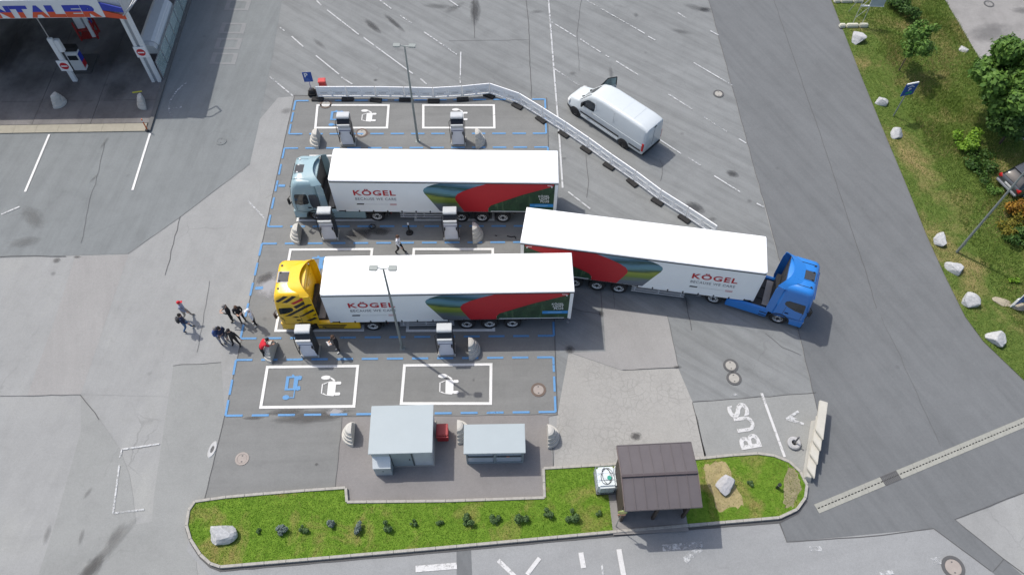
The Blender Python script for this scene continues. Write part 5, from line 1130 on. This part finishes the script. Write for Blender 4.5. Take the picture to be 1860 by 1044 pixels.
# bus stop sign
x, y = G(1118, 957); t = thing('stop_sign', 'thin bus stop pole with a round yellow-green sign left of the shelter', 'sign', (x, y, .1), 0)
MB().bar((0, 0, 0), (0, 0, 2.75), .045, .045, 8).build('pole', POLE, t); MB().lathe([(0, -.02), (.22, -.02), (.22, .02), (0, .02)], 20, c=(.02, -.03, 2.55), axis='y').build('disc', M('stop_yellow', (.60, .52, .16), .45), t)
MB().lathe([(.16, -.026), (.22, -.026), (.22, .026), (.16, .026), (.16, -.026)], 20, c=(.02, -.03, 2.55), axis='y').build('ring', M('stop_green', (.30, .42, .14), .45), t); MB().box(-.17, .21, -.05, -.03, 2.05, 2.30).build('timetable', M('stop_orange', (.55, .26, .14), .5), t)
# IBC tank
x, y = 4.86, 12.20; t = thing('water_tank', 'white cube-shaped plastic water tank in a wire cage with green cap', 'tank', (x-.06, y-.05, .13), R(2)); TK = M('tank_white', (.60, .66, .68), .35, var=.05); CG = M('cage_steel', (.42, .45, .47), .4, .5)
MB().box(0, 1.0, 0, 1.15, 0, .14).build('pallet', DK, t); MB().box(.03, .97, .03, 1.12, .14, 1.08).build('bottle', TK, t, bevel=.10, seg=3)
cg = MB()
for z in (.2, .42, .64, .86, 1.04):
    for a, b in (((0, 0), (1, 0)), ((1, 0), (1, 1.15)), ((1, 1.15), (0, 1.15)), ((0, 1.15), (0, 0))): cg.bar((*a, z), (*b, z), .018, .018, 5)
for k in range(6):
    for yy in (0, 1.15): cg.bar((k*.2, yy, .14), (k*.2, yy, 1.05), .018, .018, 5)
    for xx in (0, 1.0): cg.bar((xx, k*.23, .14), (xx, k*.23, 1.05), .018, .018, 5)
for yy in (.4, .75): cg.bar((0, yy, 1.10), (1, yy, 1.10), .025, .025, 5)
cg.build('cage', CG, t); MB().lathe([(0, .06), (.11, .06), (.11, 0)], 16, c=(.62, .50, 1.08)).build('cap', M('cap_green', (.02, .30, .22), .45), t); MB().lathe([(.0, .03), (.2, .03), (.22, 0)], 18, c=(.55, .62, 1.08)).build('lid', TK, t)
cb = MB(); pts = [Vector((.5+.34*math.cos(a*.55)*(1-.02*a), .6+.42*math.sin(a*.55+.3*math.sin(a*.3)), 1.115)) for a in range(26)]; cb.tube(pts, .012, 5); cb.build('hose', CAB, t)
# low bollard light on the island, post in a tyre
x, y = G(1410, 887); t = thing('bollard_light', 'low dark bollard light on the right end of the island', 'bollard', (x, y, .1))
MB().bar((0, 0, 0), (0, 0, .45), .16, .15, 12).build('body', BLK, t); MB().bar((0, 0, .45), (0, 0, .52), .17, .17, 12).build('lens', LENS, t); MB().bar((0, 0, .52), (0, 0, .58), .2, .16, 12).build('cap', BLK, t)
x, y = G(1441, 806); t = thing('tyre_stand', 'grey tyre with a short post upright in it beside the bus bay line', 'stand', (x, y, .02))
MB().lathe([(.13, 0), (.30, 0), (.36, .06), (.36, .16), (.30, .22), (.16, .22), (.13, .16), (.13, 0)], 22).build('tyre', M('grey_tyre', (.40, .40, .40), .8, var=.2), t, smooth=True); MB().bar((0, 0, 0), (0, 0, .95), .09, .09, 8).build('post', M('post_grey', (.12, .12, .13), .5), t); MB().lathe([(0, .02), (.13, .02)], 12).build('core', DK, t)
# overlapping concrete slabs
SLB = M('slab_concrete', (.47, .455, .40), .85, var=.1); A_ = Vector(G(1482, 760)); B_ = Vector(G(1465, 868)); d = (B_-A_).normalized(); sl_ang = math.atan2(d.y, d.x)
for k in range(4):
    p = A_+d*(.55+.72*k); L_ = 1.15-.15*(k > 0); hz_ = .95-.16*k
    mb = MB(); mb.prism([(-L_, -.22), (L_-.45, -.22), (L_, .22), (-L_, .22)], 0, .16); o = mb.build('concrete_slab', SLB, None, bevel=.025, loc=(p.x+.0*k, p.y, hz_-.30*0), rz=sl_ang); o.rotation_euler = (0, R(-4), sl_ang)
    tag(o, ('topmost pale concrete slab of the stepped stack beside the island', 'second slab from the top of the stepped stack', 'third slab from the top of the stepped stack', 'lowest slab at the near end of the stepped stack')[k], 'slab', 'overlapping pale slabs')
bs = MB(); c_ = A_.lerp(B_, .56); bs.box(-1.75, 1.75, -.24, .24, 0, .42, .1, .12); o = bs.build('concrete_barrier', M('barrier_concrete', (.42, .41, .37), .85, var=.12), None, bevel=.02, loc=(c_.x, c_.y, .02), rz=sl_ang); tag(o, 'long grey concrete barrier carrying the stepped slabs', 'barrier')
for k in range(3): 
    q = A_.lerp(B_, .25+.25*k)
# black stand and cables in the middle row
x, y = G(744, 423); t = thing('cable_stand', 'thin black stand with round foot and white top in the middle row', 'stand', (x, y, .016)); MB().lathe([(0, .05), (.2, .05), (.24, 0)], 18).build('foot', RUB, t); MB().bar((0, 0, .05), (0, 0, .85), .11, .09, 10).build('post', BLK, t); MB().bar((0, 0, .85), (0, 0, .98), .1, .1, 10).build('top', SWHITE, t)
def cable(name, label, pts, r=.025, z=.035):
    d = [];
    P = [Vector((*G(*p), z)) for p in pts]
    for i in range(len(P)-1):
        for k in range(3): d.append(P[i].lerp(P[i+1], k/3))
    d.append(P[-1]); o = MB().tube(d, r, 6).build(name, CAB, None); tag(o, label, 'cable', 'loose cables on the ground'); return o
cable('coiled_cable', 'small coil of black cable beside the teal tractor drive wheel', [(674, 416), (670, 412), (674, 408), (681, 409), (682, 414), (677, 417), (672, 414), (675, 410)], .03); cable('loose_cable', 'short black cable end near the rear of the far trailer', [(921, 429), (928, 431), (935, 430), (937, 434)], .035); cable('loose_cable', 'tiny dark cable stub left of the longer cable end', [(899, 428), (903, 429)], .03)

# ================================================================ PETROL STATION
fc = thing('forecourt', 'dark slab forecourt of the petrol station at the upper left', 'forecourt', (0, 0, 0)); del fc['category']; del fc['label']; fc['kind'] = 'structure'
for i in range(5):
    for j in range(5):
        a = -23.9-(i+1)*4.0; b = a+3.975
        if j == 0: y0_, y1_ = 38.95, 41.2
        else: y0_, y1_ = 41.22+(j-1)*4.0, 41.2+j*4.0
        MB().box(a, b, y0_, y1_, -.02, .10+.004*((i+j) % 2)).build('slab', A_FORE, fc)
FK = M('forecourt_kerb', (.33, .305, .24), .85, var=.12)
for k in range(10): MB().box(-24.0-(k+1)*1.5, -24.0-k*1.5-.012, 38.2, 38.93, -.02, .085).build('edge_stone', FK, fc)
for k in range(12): MB().box(-23.88, -23.62, 38.2+k*1.3, 38.2+k*1.3+1.288, -.02, .17).build('edge_stone', M('dark_edge', (.13, .13, .125), .8), fc)
CW = M('canopy_white', (.66, .68, .68), .5, var=.05); CORG = M('canopy_orange', (.60, .075, .022), .5); CBLU = M('canopy_blue', (.02, .045, .36), .5)
t = thing('station_canopy', 'petrol station canopy with blue and orange lettering on its white fascia', 'canopy', (0, 0, 0))
XR = G(192, 32, 6.3)[0]; YF = 42.2; X2, Y2 = G(224, 24, 6.8)
XL = -75  # canopy stretched far out of view, left and back, to darken the forecourt
MB().prism([(XL, YF+.13), (XR-.15, YF+.13), (X2-.1, Y2+.3), (X2-.1, 95), (XL, 95)], 6.37, 7.60).build('roof_slab', M('canopy_roof', (.52, .53, .53), .6, dirt=.3), t)
MB().box(XL, XR, YF+.06, YF+.85, 6.30, 6.36).build('soffit', CW, t)
MB().box(XL, XR, YF, YF+.12, 6.3, 7.66).build('fascia', CW, t)
q0, q1 = Vector((XR, YF)), Vector((X2, Y2)); mb = MB()
def fpanel(z0, z1, mat, name, e):
    dd = (q1-q0).normalized(); nn_ = Vector((dd.y, -dd.x)); a, b = q0+nn_*e, q1+nn_*e; MB().add([(a.x, a.y, z0), (b.x, b.y, z0), (b.x, b.y, z0+(z1-z0)*.55), (a.x, a.y, z1), (a.x-nn_.x*.06, a.y-nn_.y*.06, z0), (b.x-nn_.x*.06, b.y-nn_.y*.06, z0), (b.x-nn_.x*.06, b.y-nn_.y*.06, z0+(z1-z0)*.55), (a.x-nn_.x*.06, a.y-nn_.y*.06, z1)], [(0, 1, 2, 3), (7, 6, 5, 4), (0, 4, 5, 1), (1, 5, 6, 2), (2, 6, 7, 3), (3, 7, 4, 0)]).build(name, mat, t)
fpanel(6.3, 6.80, CORG, 'corner_fascia_orange', 0); fpanel(6.81, 7.4, CBLU, 'corner_fascia_blue', -.02)
# two-colour letters
def twotone():
    m, tt, b, o = nodes('letter_two_tone'); sx = N(tt, 'ShaderNodeSeparateXYZ'); tt.links.new(objco(tt), sx.inputs[0])
    tt.links.new(ramp(tt, sx.outputs[1], [(.44, (.60, .075, .022)), (.442, (.018, .04, .36))]), b.inputs['Base Color']); b.inputs['Roughness'].default_value = .5; return m
TT = twotone(); dz = Vector((0, 0, 1)); xr = G(181, 20, 6.8)[0]; xl = G(-10, 20, 6.8)[0]; lw = (xr-xl)/6
for k, chh in enumerate('INNTALER'):
    x = xl+(k-2)*lw; wdt = lw*(.99 if chh != 'I' else .4)
    me = text_mesh('letter', chh, wdt, .92, TT, .07); place_text('letter', me, (x, YF-.012, 6.335), (1, 0, 0), tuple(dz), t); 
mb = MB()
for k in range(4): mb.bar((XR-3+k*.35, YF+.9, 7.65), (XR-3+k*.35+.2, YF+1.1, 7.75), .1)
mb.build('roof_clutter', DK, t); 
mb = MB(); a = Vector((X2, Y2, 6.6)); mb.tube([a+Vector((-.1, 0, 0)), a+Vector((.5, .2, .5)), a+Vector((.9, .9, .9)), a+Vector((.7, 1.2, .4)), a+Vector((.1, .4, 0))], .05, 6); mb.build('corner_bracket', STEEL, t)
NOE_R = M('no_entry_red', (.5, .02, .03), .4)
def column(px, py, w, label, wide):
    x, y = G(px, py, .12); t = thing('canopy_column', label, 'column', (x, y, .10), 0, 'canopy columns')
    if wide:
        for s in (-1, 1): MB().box(s*.22-.11, s*.22+.11, -.14, .14, 0, 6.3).build('flange', CW, t)
        MB().box(-.12, .12, -.05, .08, 0, 6.3).build('web', M('column_web', (.34, .36, .38), .5), t)
    else:
        MB().box(-.17, .17, -.1, .1, 0, 3.8).build('casing', CW, t, bevel=.02); MB().box(.12, .50, -.05, .25, 2.6, 3.6).build('light_box', CW, t, bevel=.03); MB().bar((0, 0, 3.8), (0, 0, 6.35), .07, .07, 8).build('tie_rod', STEEL, t)
    z = 2.75 if wide else 1.55; p = MB().box(-.40, .40, -.20, -.16, z-.45, z+.45).build('sign_plate', SWHITE, t); MB().lathe([(0, -.01), (.29, -.01), (.29, .01), (0, .01)], 22, c=(0, -.21, z), axis='y').build('no_entry_disc', NOE_R, p); MB().box(-.22, .22, -.228, -.222, z-.05, z+.05).build('no_entry_bar', SWHITE, p)
column(285, 147, .6, 'wide white canopy column with a no-entry sign at the forecourt corner', True); column(137, 147, .4, 'slim white canopy column with a no-entry sign beside the fuel pump', False)
x, y = G(150, 128, .1); t = thing('fuel_pump', 'white and black fuel pump with blue and red side on its island', 'fuel pump', (x, y, .10), R(0)); MB().box(-.75, .75, -.35, 1.6, 0, .14).build('island_plinth', M('plinth_dark', (.06, .06, .06), .8), t)
MB().box(-.45, .42, -.2, .3, .14, 1.75).build('cabinet', CW, t, bevel=.04); MB().box(-.47, .44, -.1, .32, 1.75, 2.15).build('head', BLK, t, bevel=.04); MB().box(.42, .435, -.18, .28, .9, 1.6).build('blue_side', CBLU, t); MB().box(.42, .435, -.18, .28, .4, .88).build('red_side', NOE_R, t); MB().box(-.35, .3, -.215, -.2, 1.1, 1.5).build('display', GLS, t)
MB().tube([Vector((-.46, 0, 1.6)), Vector((-.62, -.1, 1.0)), Vector((-.60, -.1, .4)), Vector((-.5, -.15, .9))], .025, 6).build('hose', CAB, t)
x, y = G(165, 66, .1); t = thing('display_rack', 'red metal rack with white boards under the canopy', 'rack', (x, y, .10), R(10)); mb = MB()
for a, b in ((-.6, -.4), (.6, -.4), (-.6, .4), (.6, .4)): mb.box(a-.05, a+.05, b-.05, b+.05, 0, 1.6)
mb.box(-.6, .6, -.4, .4, .1, .16).box(-.6, .6, -.4, .4, .8, .86); mb.build('rack_frame', M('rack_red', (.35, .02, .02), .5), t); MB().box(-.5, .0, -.2, .1, .9, 2.0).build('white_board', CW, t); MB().box(.25, .5, -.45, -.2, .2, 2.1).build('white_post', CW, t); MB().box(.1, .5, .1, .3, 1.0, 1.9).build('blue_board', CBLU, t)
# white rounded shelter box behind glass panels
x, y = G(290, 118, .1); t = thing('trolley_shelter', 'white round-topped plastic shelter behind the glass screens at the station edge', 'shelter', (-24.75, 44.6, .1), 0); GW = M('shelter_white', (.60, .62, .62), .4, var=.06)
pr = [(-.75, .3), (-.75, 1.55), (-.62, 1.82), (-.35, 1.95), (.35, 1.95), (.62, 1.82), (.75, 1.55), (.75, .3)]; MB().prism([(a, b) for a, b in pr], .4, 5.2, 'y').build('shell', GW, t, bevel=.08); MB().prism([(-.7, .3), (-.7, 1.2), (.7, 1.2), (.7, .3)], -.2, .4, 'y').build('dark_front', M('front_dark', (.05, .045, .05), .5), t, bevel=.03); MB().prism([(-.74, 1.2), (-.74, 1.6), (-.6, 1.84), (-.3, 1.96), (.3, 1.96), (.6, 1.84), (.74, 1.6), (.74, 1.2)], .0, .4, 'y').build('front_cap', M('front_cap', (.48, .50, .50), .4), t); MB().box(-.65, .65, 0.2, 5.0, .0, .3).build('base', DK, t)
GLZ, gt, gb, go = nodes('screen_glass'); MATS['screen_glass'] = GLZ; gb.inputs['Base Color'].default_value = (.55, .68, .66, 1); gb.inputs['Roughness'].default_value = .08; gb.inputs['Alpha'].default_value = .38
t = thing('glass_screen', 'row of glass screens in a steel frame along the station edge', 'screen', (-23.82, 43.3, .17), 0); fr = MB()
for k in range(7): fr.box(-.03, .03, k*1.45-.03, k*1.45+.03, 0, 1.5)
fr.box(-.03, .03, 0, 8.7, 1.47, 1.53); fr.build('frame', STEEL, t)
for k in range(6): MB().box(-.008, .008, k*1.45+.04, k*1.45+1.41, .08, 1.46).build('pane', GLZ, t)
x, y = G(270, 238); t = thing('marker_post', 'orange flexible marker post at the corner of the forecourt', 'post', (x-.05, y, .08), 0); MB().bar((0, 0, 0), (0, 0, 1.05), .09, .075, 10).build('post', M('marker_orange', (.62, .13, .03), .5), t); MB().lathe([(0, .05), (.12, .05), (.16, 0)], 16).build('foot', RUB, t); MB().bar((0, 0, .8), (0, 0, .9), .085, .085, 10).build('band', SWHITE, t)
x, y = G(255, 178, .1); o = MB().bar((-.35, 0, .5), (.3, .06, .55), .10, .10, 8).build('yellow_lance', M('lance_yellow', (.55, .50, .05), .5), None, loc=(x, y, .1)); tag(o, 'short yellow lance lying on the block by the station kerb', 'lance')

# ================================================================ PEOPLE
SKIN = M('skin', (.50, .30, .21), .55, var=.06)
BONES0 = {'pel': (0, 0, .95), 'spi': (0, 0, 1.15), 'che': (0, 0, 1.36), 'nec': (.01, 0, 1.51), 'hea': (.035, 0, 1.61), 'top': (.03, 0, 1.71)}
def person(label, foot, face, H, top, leg, shoe, hair, pose=None, hat=None, z=.016, sleeves=True, group='people standing among the charging bays'):
    J = {'pel': [0, 0, .95], 'spi': [0, 0, 1.14], 'che': [0, 0, 1.36], 'nec': [.01, 0, 1.50], 'hea': [.04, 0, 1.62], 'top': [.03, 0, 1.70]}
    R_ = {'pel': .145, 'spi': .135, 'che': .15, 'nec': .06, 'hea': .098, 'top': .07}
    for s, n in ((1, 'l'), (-1, 'r')):
        J.update({n+'sho': [0, s*.19, 1.41], n+'elb': [-.02, s*.25, 1.14], n+'wri': [.08, s*.25, .91], n+'han': [.11, s*.25, .83], n+'hip': [0, s*.10, .88], n+'kne': [.03, s*.11, .49], n+'ank': [0, s*.12, .09], n+'toe': [.17, s*.14, .04]})
        R_.update({n+'sho': .075, n+'elb': .05, n+'wri': .034, n+'han': .038, n+'hip': .105, n+'kne': .068, n+'ank': .05, n+'toe': .04})
    for k, v in (pose or {}).items(): J[k] = list(v)
    names = list(J); idx = {n: i for i, n in enumerate(names)}
    E = [('pel', 'spi'), ('spi', 'che'), ('che', 'nec'), ('nec', 'hea'), ('hea', 'top')]
    for n in 'lr': E += [('che', n+'sho'), (n+'sho', n+'elb'), (n+'elb', n+'wri'), (n+'wri', n+'han'), ('pel', n+'hip'), (n+'hip', n+'kne'), (n+'kne', n+'ank'), (n+'ank', n+'toe')]
    V = [Vector(J[n]) for n in names]; rad = [R_[n] for n in names]; edges = [(idx[a], idx[b]) for a, b in E]; cls = []
    for n in 'lr':     # five fingers on each hand
        h, w_ = Vector(J[n+'han']), Vector(J[n+'wri']); d = (h-w_).normalized(); sd_ = d.cross(Vector((1, 0, 0)) if abs(d.x) < .8 else Vector((0, 0, 1))).normalized(); cu = d.cross(sd_)
        for k, (o_, L_) in enumerate(((-.030, .062), (-.010, .075), (.010, .07), (.030, .055), (.042, .045))):
            b_ = h+sd_*o_+d*(.02 if k < 4 else -.02); m_ = b_+d*L_*.6+(sd_*.03 if k == 4 else cu*.008); e_ = m_+d*L_*.45+cu*.015
            i0 = len(V); V += [b_, m_, e_]; rad += [.011, .010, .008]; edges += [(idx[n+'han'], i0), (i0, i0+1), (i0+1, i0+2)]
    me = bpy.data.meshes.new('figure_skeleton'); me.from_pydata(V, edges, []); ob = bpy.data.objects.new('figure_skeleton', me); COL.objects.link(ob)
    md = ob.modifiers.new('skin', 'SKIN'); md.use_smooth_shade = True
    sk_ = me.skin_vertices[0].data
    for i, r_ in enumerate(rad): sk_[i].radius = (r_, r_); sk_[i].use_root = (i == 0)
    for n in ('pel', 'spi', 'che'): sk_[idx[n]].radius = (rad[idx[n]]*1.18, rad[idx[n]]*.86)
    ss = ob.modifiers.new('sub', 'SUBSURF'); ss.levels = ss.render_levels = 2
    dg = bpy.context.evaluated_depsgraph_get(); dg.update(); fm = bpy.data.meshes.new_from_object(ob.evaluated_get(dg)); bpy.data.objects.remove(ob)
    segs = [(Vector(J[a]), Vector(J[b]), a, b) for a, b in E]
    def cl(c):
        best, bn = 9, None
        for a, b, na, nb in segs:
            ab = b-a; u = max(0, min(1, (c-a).dot(ab)/ab.length_squared)); dd = (c-a-ab*u).length - (R_[na]*(1-u)+R_[nb]*u)
            if dd < best: best, bn, bu = dd, (na, nb), u
        na, nb = bn
        if nb in ('hea', 'top'): return 0
        if 'han' in nb: return 0
        if 'wri' in nb and not sleeves: return 0
        if 'wri' in nb and bu > .93: return 0
        if nb == 'nec' and bu > .75: return 0
        if 'toe' in nb or ('ank' in nb and bu > .93): return 3
        if 'kne' in nb or 'ank' in nb or 'hip' in nb: return 2
        if na == 'pel' and bu < .05: return 2
        return 1
    fm.materials.clear()
    for m_ in (SKIN, top, leg, shoe): fm.materials.append(m_)
    for p in fm.polygons: p.material_index = cl(p.center); p.use_smooth = True
    fm.name = 'person'; x, y = G(*foot) if foot[0] > 40 else foot
    o = link('person', fm, None, (x, y, z), R(face)); s = H/1.75; o.scale = (s, s, s); tag(o, label, 'person', group)
    # hair (or cap): shell over the skull, and a small face
    hc = Vector(J['hea'])+(Vector(J['top'])-Vector(J['hea']))*.35; up = (Vector(J['top'])-Vector(J['nec'])).normalized(); fw = Vector((1, 0, 0))-up*up.x; fw.normalize(); lf = up.cross(fw)
    hb = MB(); rs = []
    for i in range(7):
        ph = R(90-i*19); ring = []
        for j in range(14):
            th = 2*math.pi*j/14; q = math.cos(ph); zz_ = math.sin(ph); front = math.cos(th)
            if front > .3 and zz_ < .25: zz_ = .25; 
            ring.append(hc + fw*(q*front*.112-.012) + lf*(q*math.sin(th)*.098) + up*(zz_*.118+.01))
        rs.append(ring)
    hb.rings(rs, cap=True); hb.build('hair' if not hat else 'cap', hat or hair, o, smooth=True)
    if hat: MB().obox(hc+fw*.14+up*.045, fw*.06, lf*.07, up*.008).build('cap_peak', hat, o)
    fc_ = MB(); fc_.obox(hc+fw*.105-up*.02, fw*.02, lf*.013, up*.025); fc_.build('nose', SKIN, o, bevel=.008)
    ey = MB()
    for s_ in (-1, 1): ey.obox(hc+fw*.094+lf*.035*s_+up*.012, fw*.006, lf*.013, up*.007)
    ey.build('eyes', BLK, o); MB().obox(hc+fw*.092-up*.06, fw*.006, lf*.025, up*.006).build('mouth', M('lips', (.35, .13, .11), .5), o)
    return o
C_ = lambda n, c: M(n, c, .8, var=.12, scale=8)
BLKC, NAVY, JEAN, WHT, GRY, REDC, BEI, LILA, DGR = C_('cloth_black', (.014, .014, .016)), C_('cloth_navy', (.02, .03, .07)), C_('cloth_jeans', (.07, .14, .26)), C_('cloth_white', (.70, .72, .76)), C_('cloth_grey', (.22, .23, .27)), C_('cloth_red', (.55, .015, .03)), C_('cloth_beige', (.36, .32, .28)), C_('cloth_lilac_grey', (.30, .32, .42)), C_('cloth_charcoal', (.05, .05, .055))
SHB, SHW = C_('shoe_black', (.012, .012, .012)), C_('shoe_white', (.6, .6, .58)); HBR, HBK, HGR = C_('hair_brown', (.09, .05, .03)), C_('hair_black', (.015, .012, .012)), C_('hair_grey', (.22, .21, .20))
walk = dict(lkne=(.14, .10, .52), lank=(.22, .11, .10), ltoe=(.39, .12, .05), rkne=(-.02, -.10, .50), rank=(-.26, -.11, .12), rtoe=(-.12, -.13, .04), lelb=(-.12, .24, 1.14), lwri=(-.04, .26, .90), lhan=(-.02, .26, .82), relb=(.06, -.24, 1.14), rwri=(.22, -.24, .96), rhan=(.28, -.23, .9))
phone = dict(lelb=(.06, .24, 1.14), lwri=(.26, .12, 1.18), lhan=(.34, .08, 1.2), relb=(.06, -.24, 1.14), rwri=(.26, -.12, 1.18), rhan=(.34, -.08, 1.2), hea=(.07, 0, 1.60), top=(.09, 0, 1.68))
wide = dict(lkne=(.02, .15, .49), lank=(0, .2, .09), ltoe=(.16, .24, .04), rkne=(.02, -.15, .49), rank=(0, -.2, .09), rtoe=(.16, -.24, .04), lelb=(.04, .36, 1.18), lwri=(.1, .50, 1.0), lhan=(.12, .55, .94))
person('person in a red cap and lilac-grey jacket with beige trousers, walking on the left', (342, 577), 10, 1.78, LILA, BEI, SHB, HBR, walk, hat=REDC)
p_ = person('person in blue jeans carrying a dark backpack, leftmost of the group', (343, 599), 20, 1.76, NAVY, JEAN, SHB, HBK, walk)
bp = MB().obox((-.20, 0, 1.24), (.09, 0, 0), (0, .16, 0), (0, 0, .22)).build('backpack', DGR, None, bevel=.06); bp.location = p_.location; bp.rotation_euler = p_.rotation_euler; tag(bp, 'dark backpack worn by the person in blue jeans', 'backpack')
person('person in a black jacket and black trousers standing apart above the trio', (424, 582), -160, 1.74, BLKC, BLKC, SHB, HGR, phone)
person('person in a long black coat beside the white-shirted person', (442, 583), -60, 1.76, BLKC, BLKC, SHB, HBR, phone)
person('person in a white cap and white shirt near the yellow tractor', (466, 590), -150, 1.78, WHT, BLKC, SHW, HBK, None, hat=WHT)
person('grey-haired person in a blue top, left of the trio at the bay edge', (405, 622), -30, 1.80, C_('cloth_blue', (.06, .10, .26)), GRY, SHB, HGR, phone)
person('person in a navy jacket and grey trousers in the middle of the trio', (414, 622), 160, 1.76, NAVY, GRY, SHB, HBK, None)
person('person in a black jacket with one arm out, right of the trio', (431, 626), -100, 1.80, BLKC, BLKC, SHB, HBK, wide)
lean = dict(pel=(-.06, 0, .92), spi=(.06, 0, 1.10), che=(.24, 0, 1.26), nec=(.34, 0, 1.36), hea=(.43, 0, 1.42), top=(.49, 0, 1.48), lsho=(.26, .19, 1.28), rsho=(.26, -.19, 1.28), lelb=(.40, .22, 1.08), lwri=(.58, .14, .98), lhan=(.65, .11, .96), relb=(.40, -.22, 1.08), rwri=(.58, -.14, .98), rhan=(.65, -.11, .96), lhip=(-.05, .10, .86), rhip=(-.05, -.10, .86), lkne=(-.02, .12, .48), rkne=(-.05, -.12, .48), lank=(-.1, .13, .09), rank=(-.12, -.13, .09), ltoe=(.06, .15, .04), rtoe=(.05, -.15, .04))
person('person in a red shirt bending over a concrete block to write', (483, 645), 25, 1.78, REDC, BLKC, SHB, HBK, lean, sleeves=False)
q = G(499, 617, 1.0)
p9 = person('person in black holding a white sheet beside the near charging station', (616, 637), -150, 1.80, BLKC, BLKC, SHW, HBR, phone)
sh_ = MB().obox((.36, 0, 1.22), (.10, 0, .05), (0, .15, 0), (-.003, 0, .006)).build('paper_sheet', SWHITE, None); sh_.location = p9.location; sh_.rotation_euler = p9.rotation_euler; tag(sh_, 'white sheet held by the person in black', 'paper')
arm = dict(walk); arm.update(relb=(.06, -.32, 1.48), rwri=(.22, -.28, 1.62), rhan=(.28, -.26, 1.66))
person('person in a white shirt and dark trousers walking behind the near trailer', (727, 459), -15, 1.78, WHT, BLKC, SHB, HBR, walk)
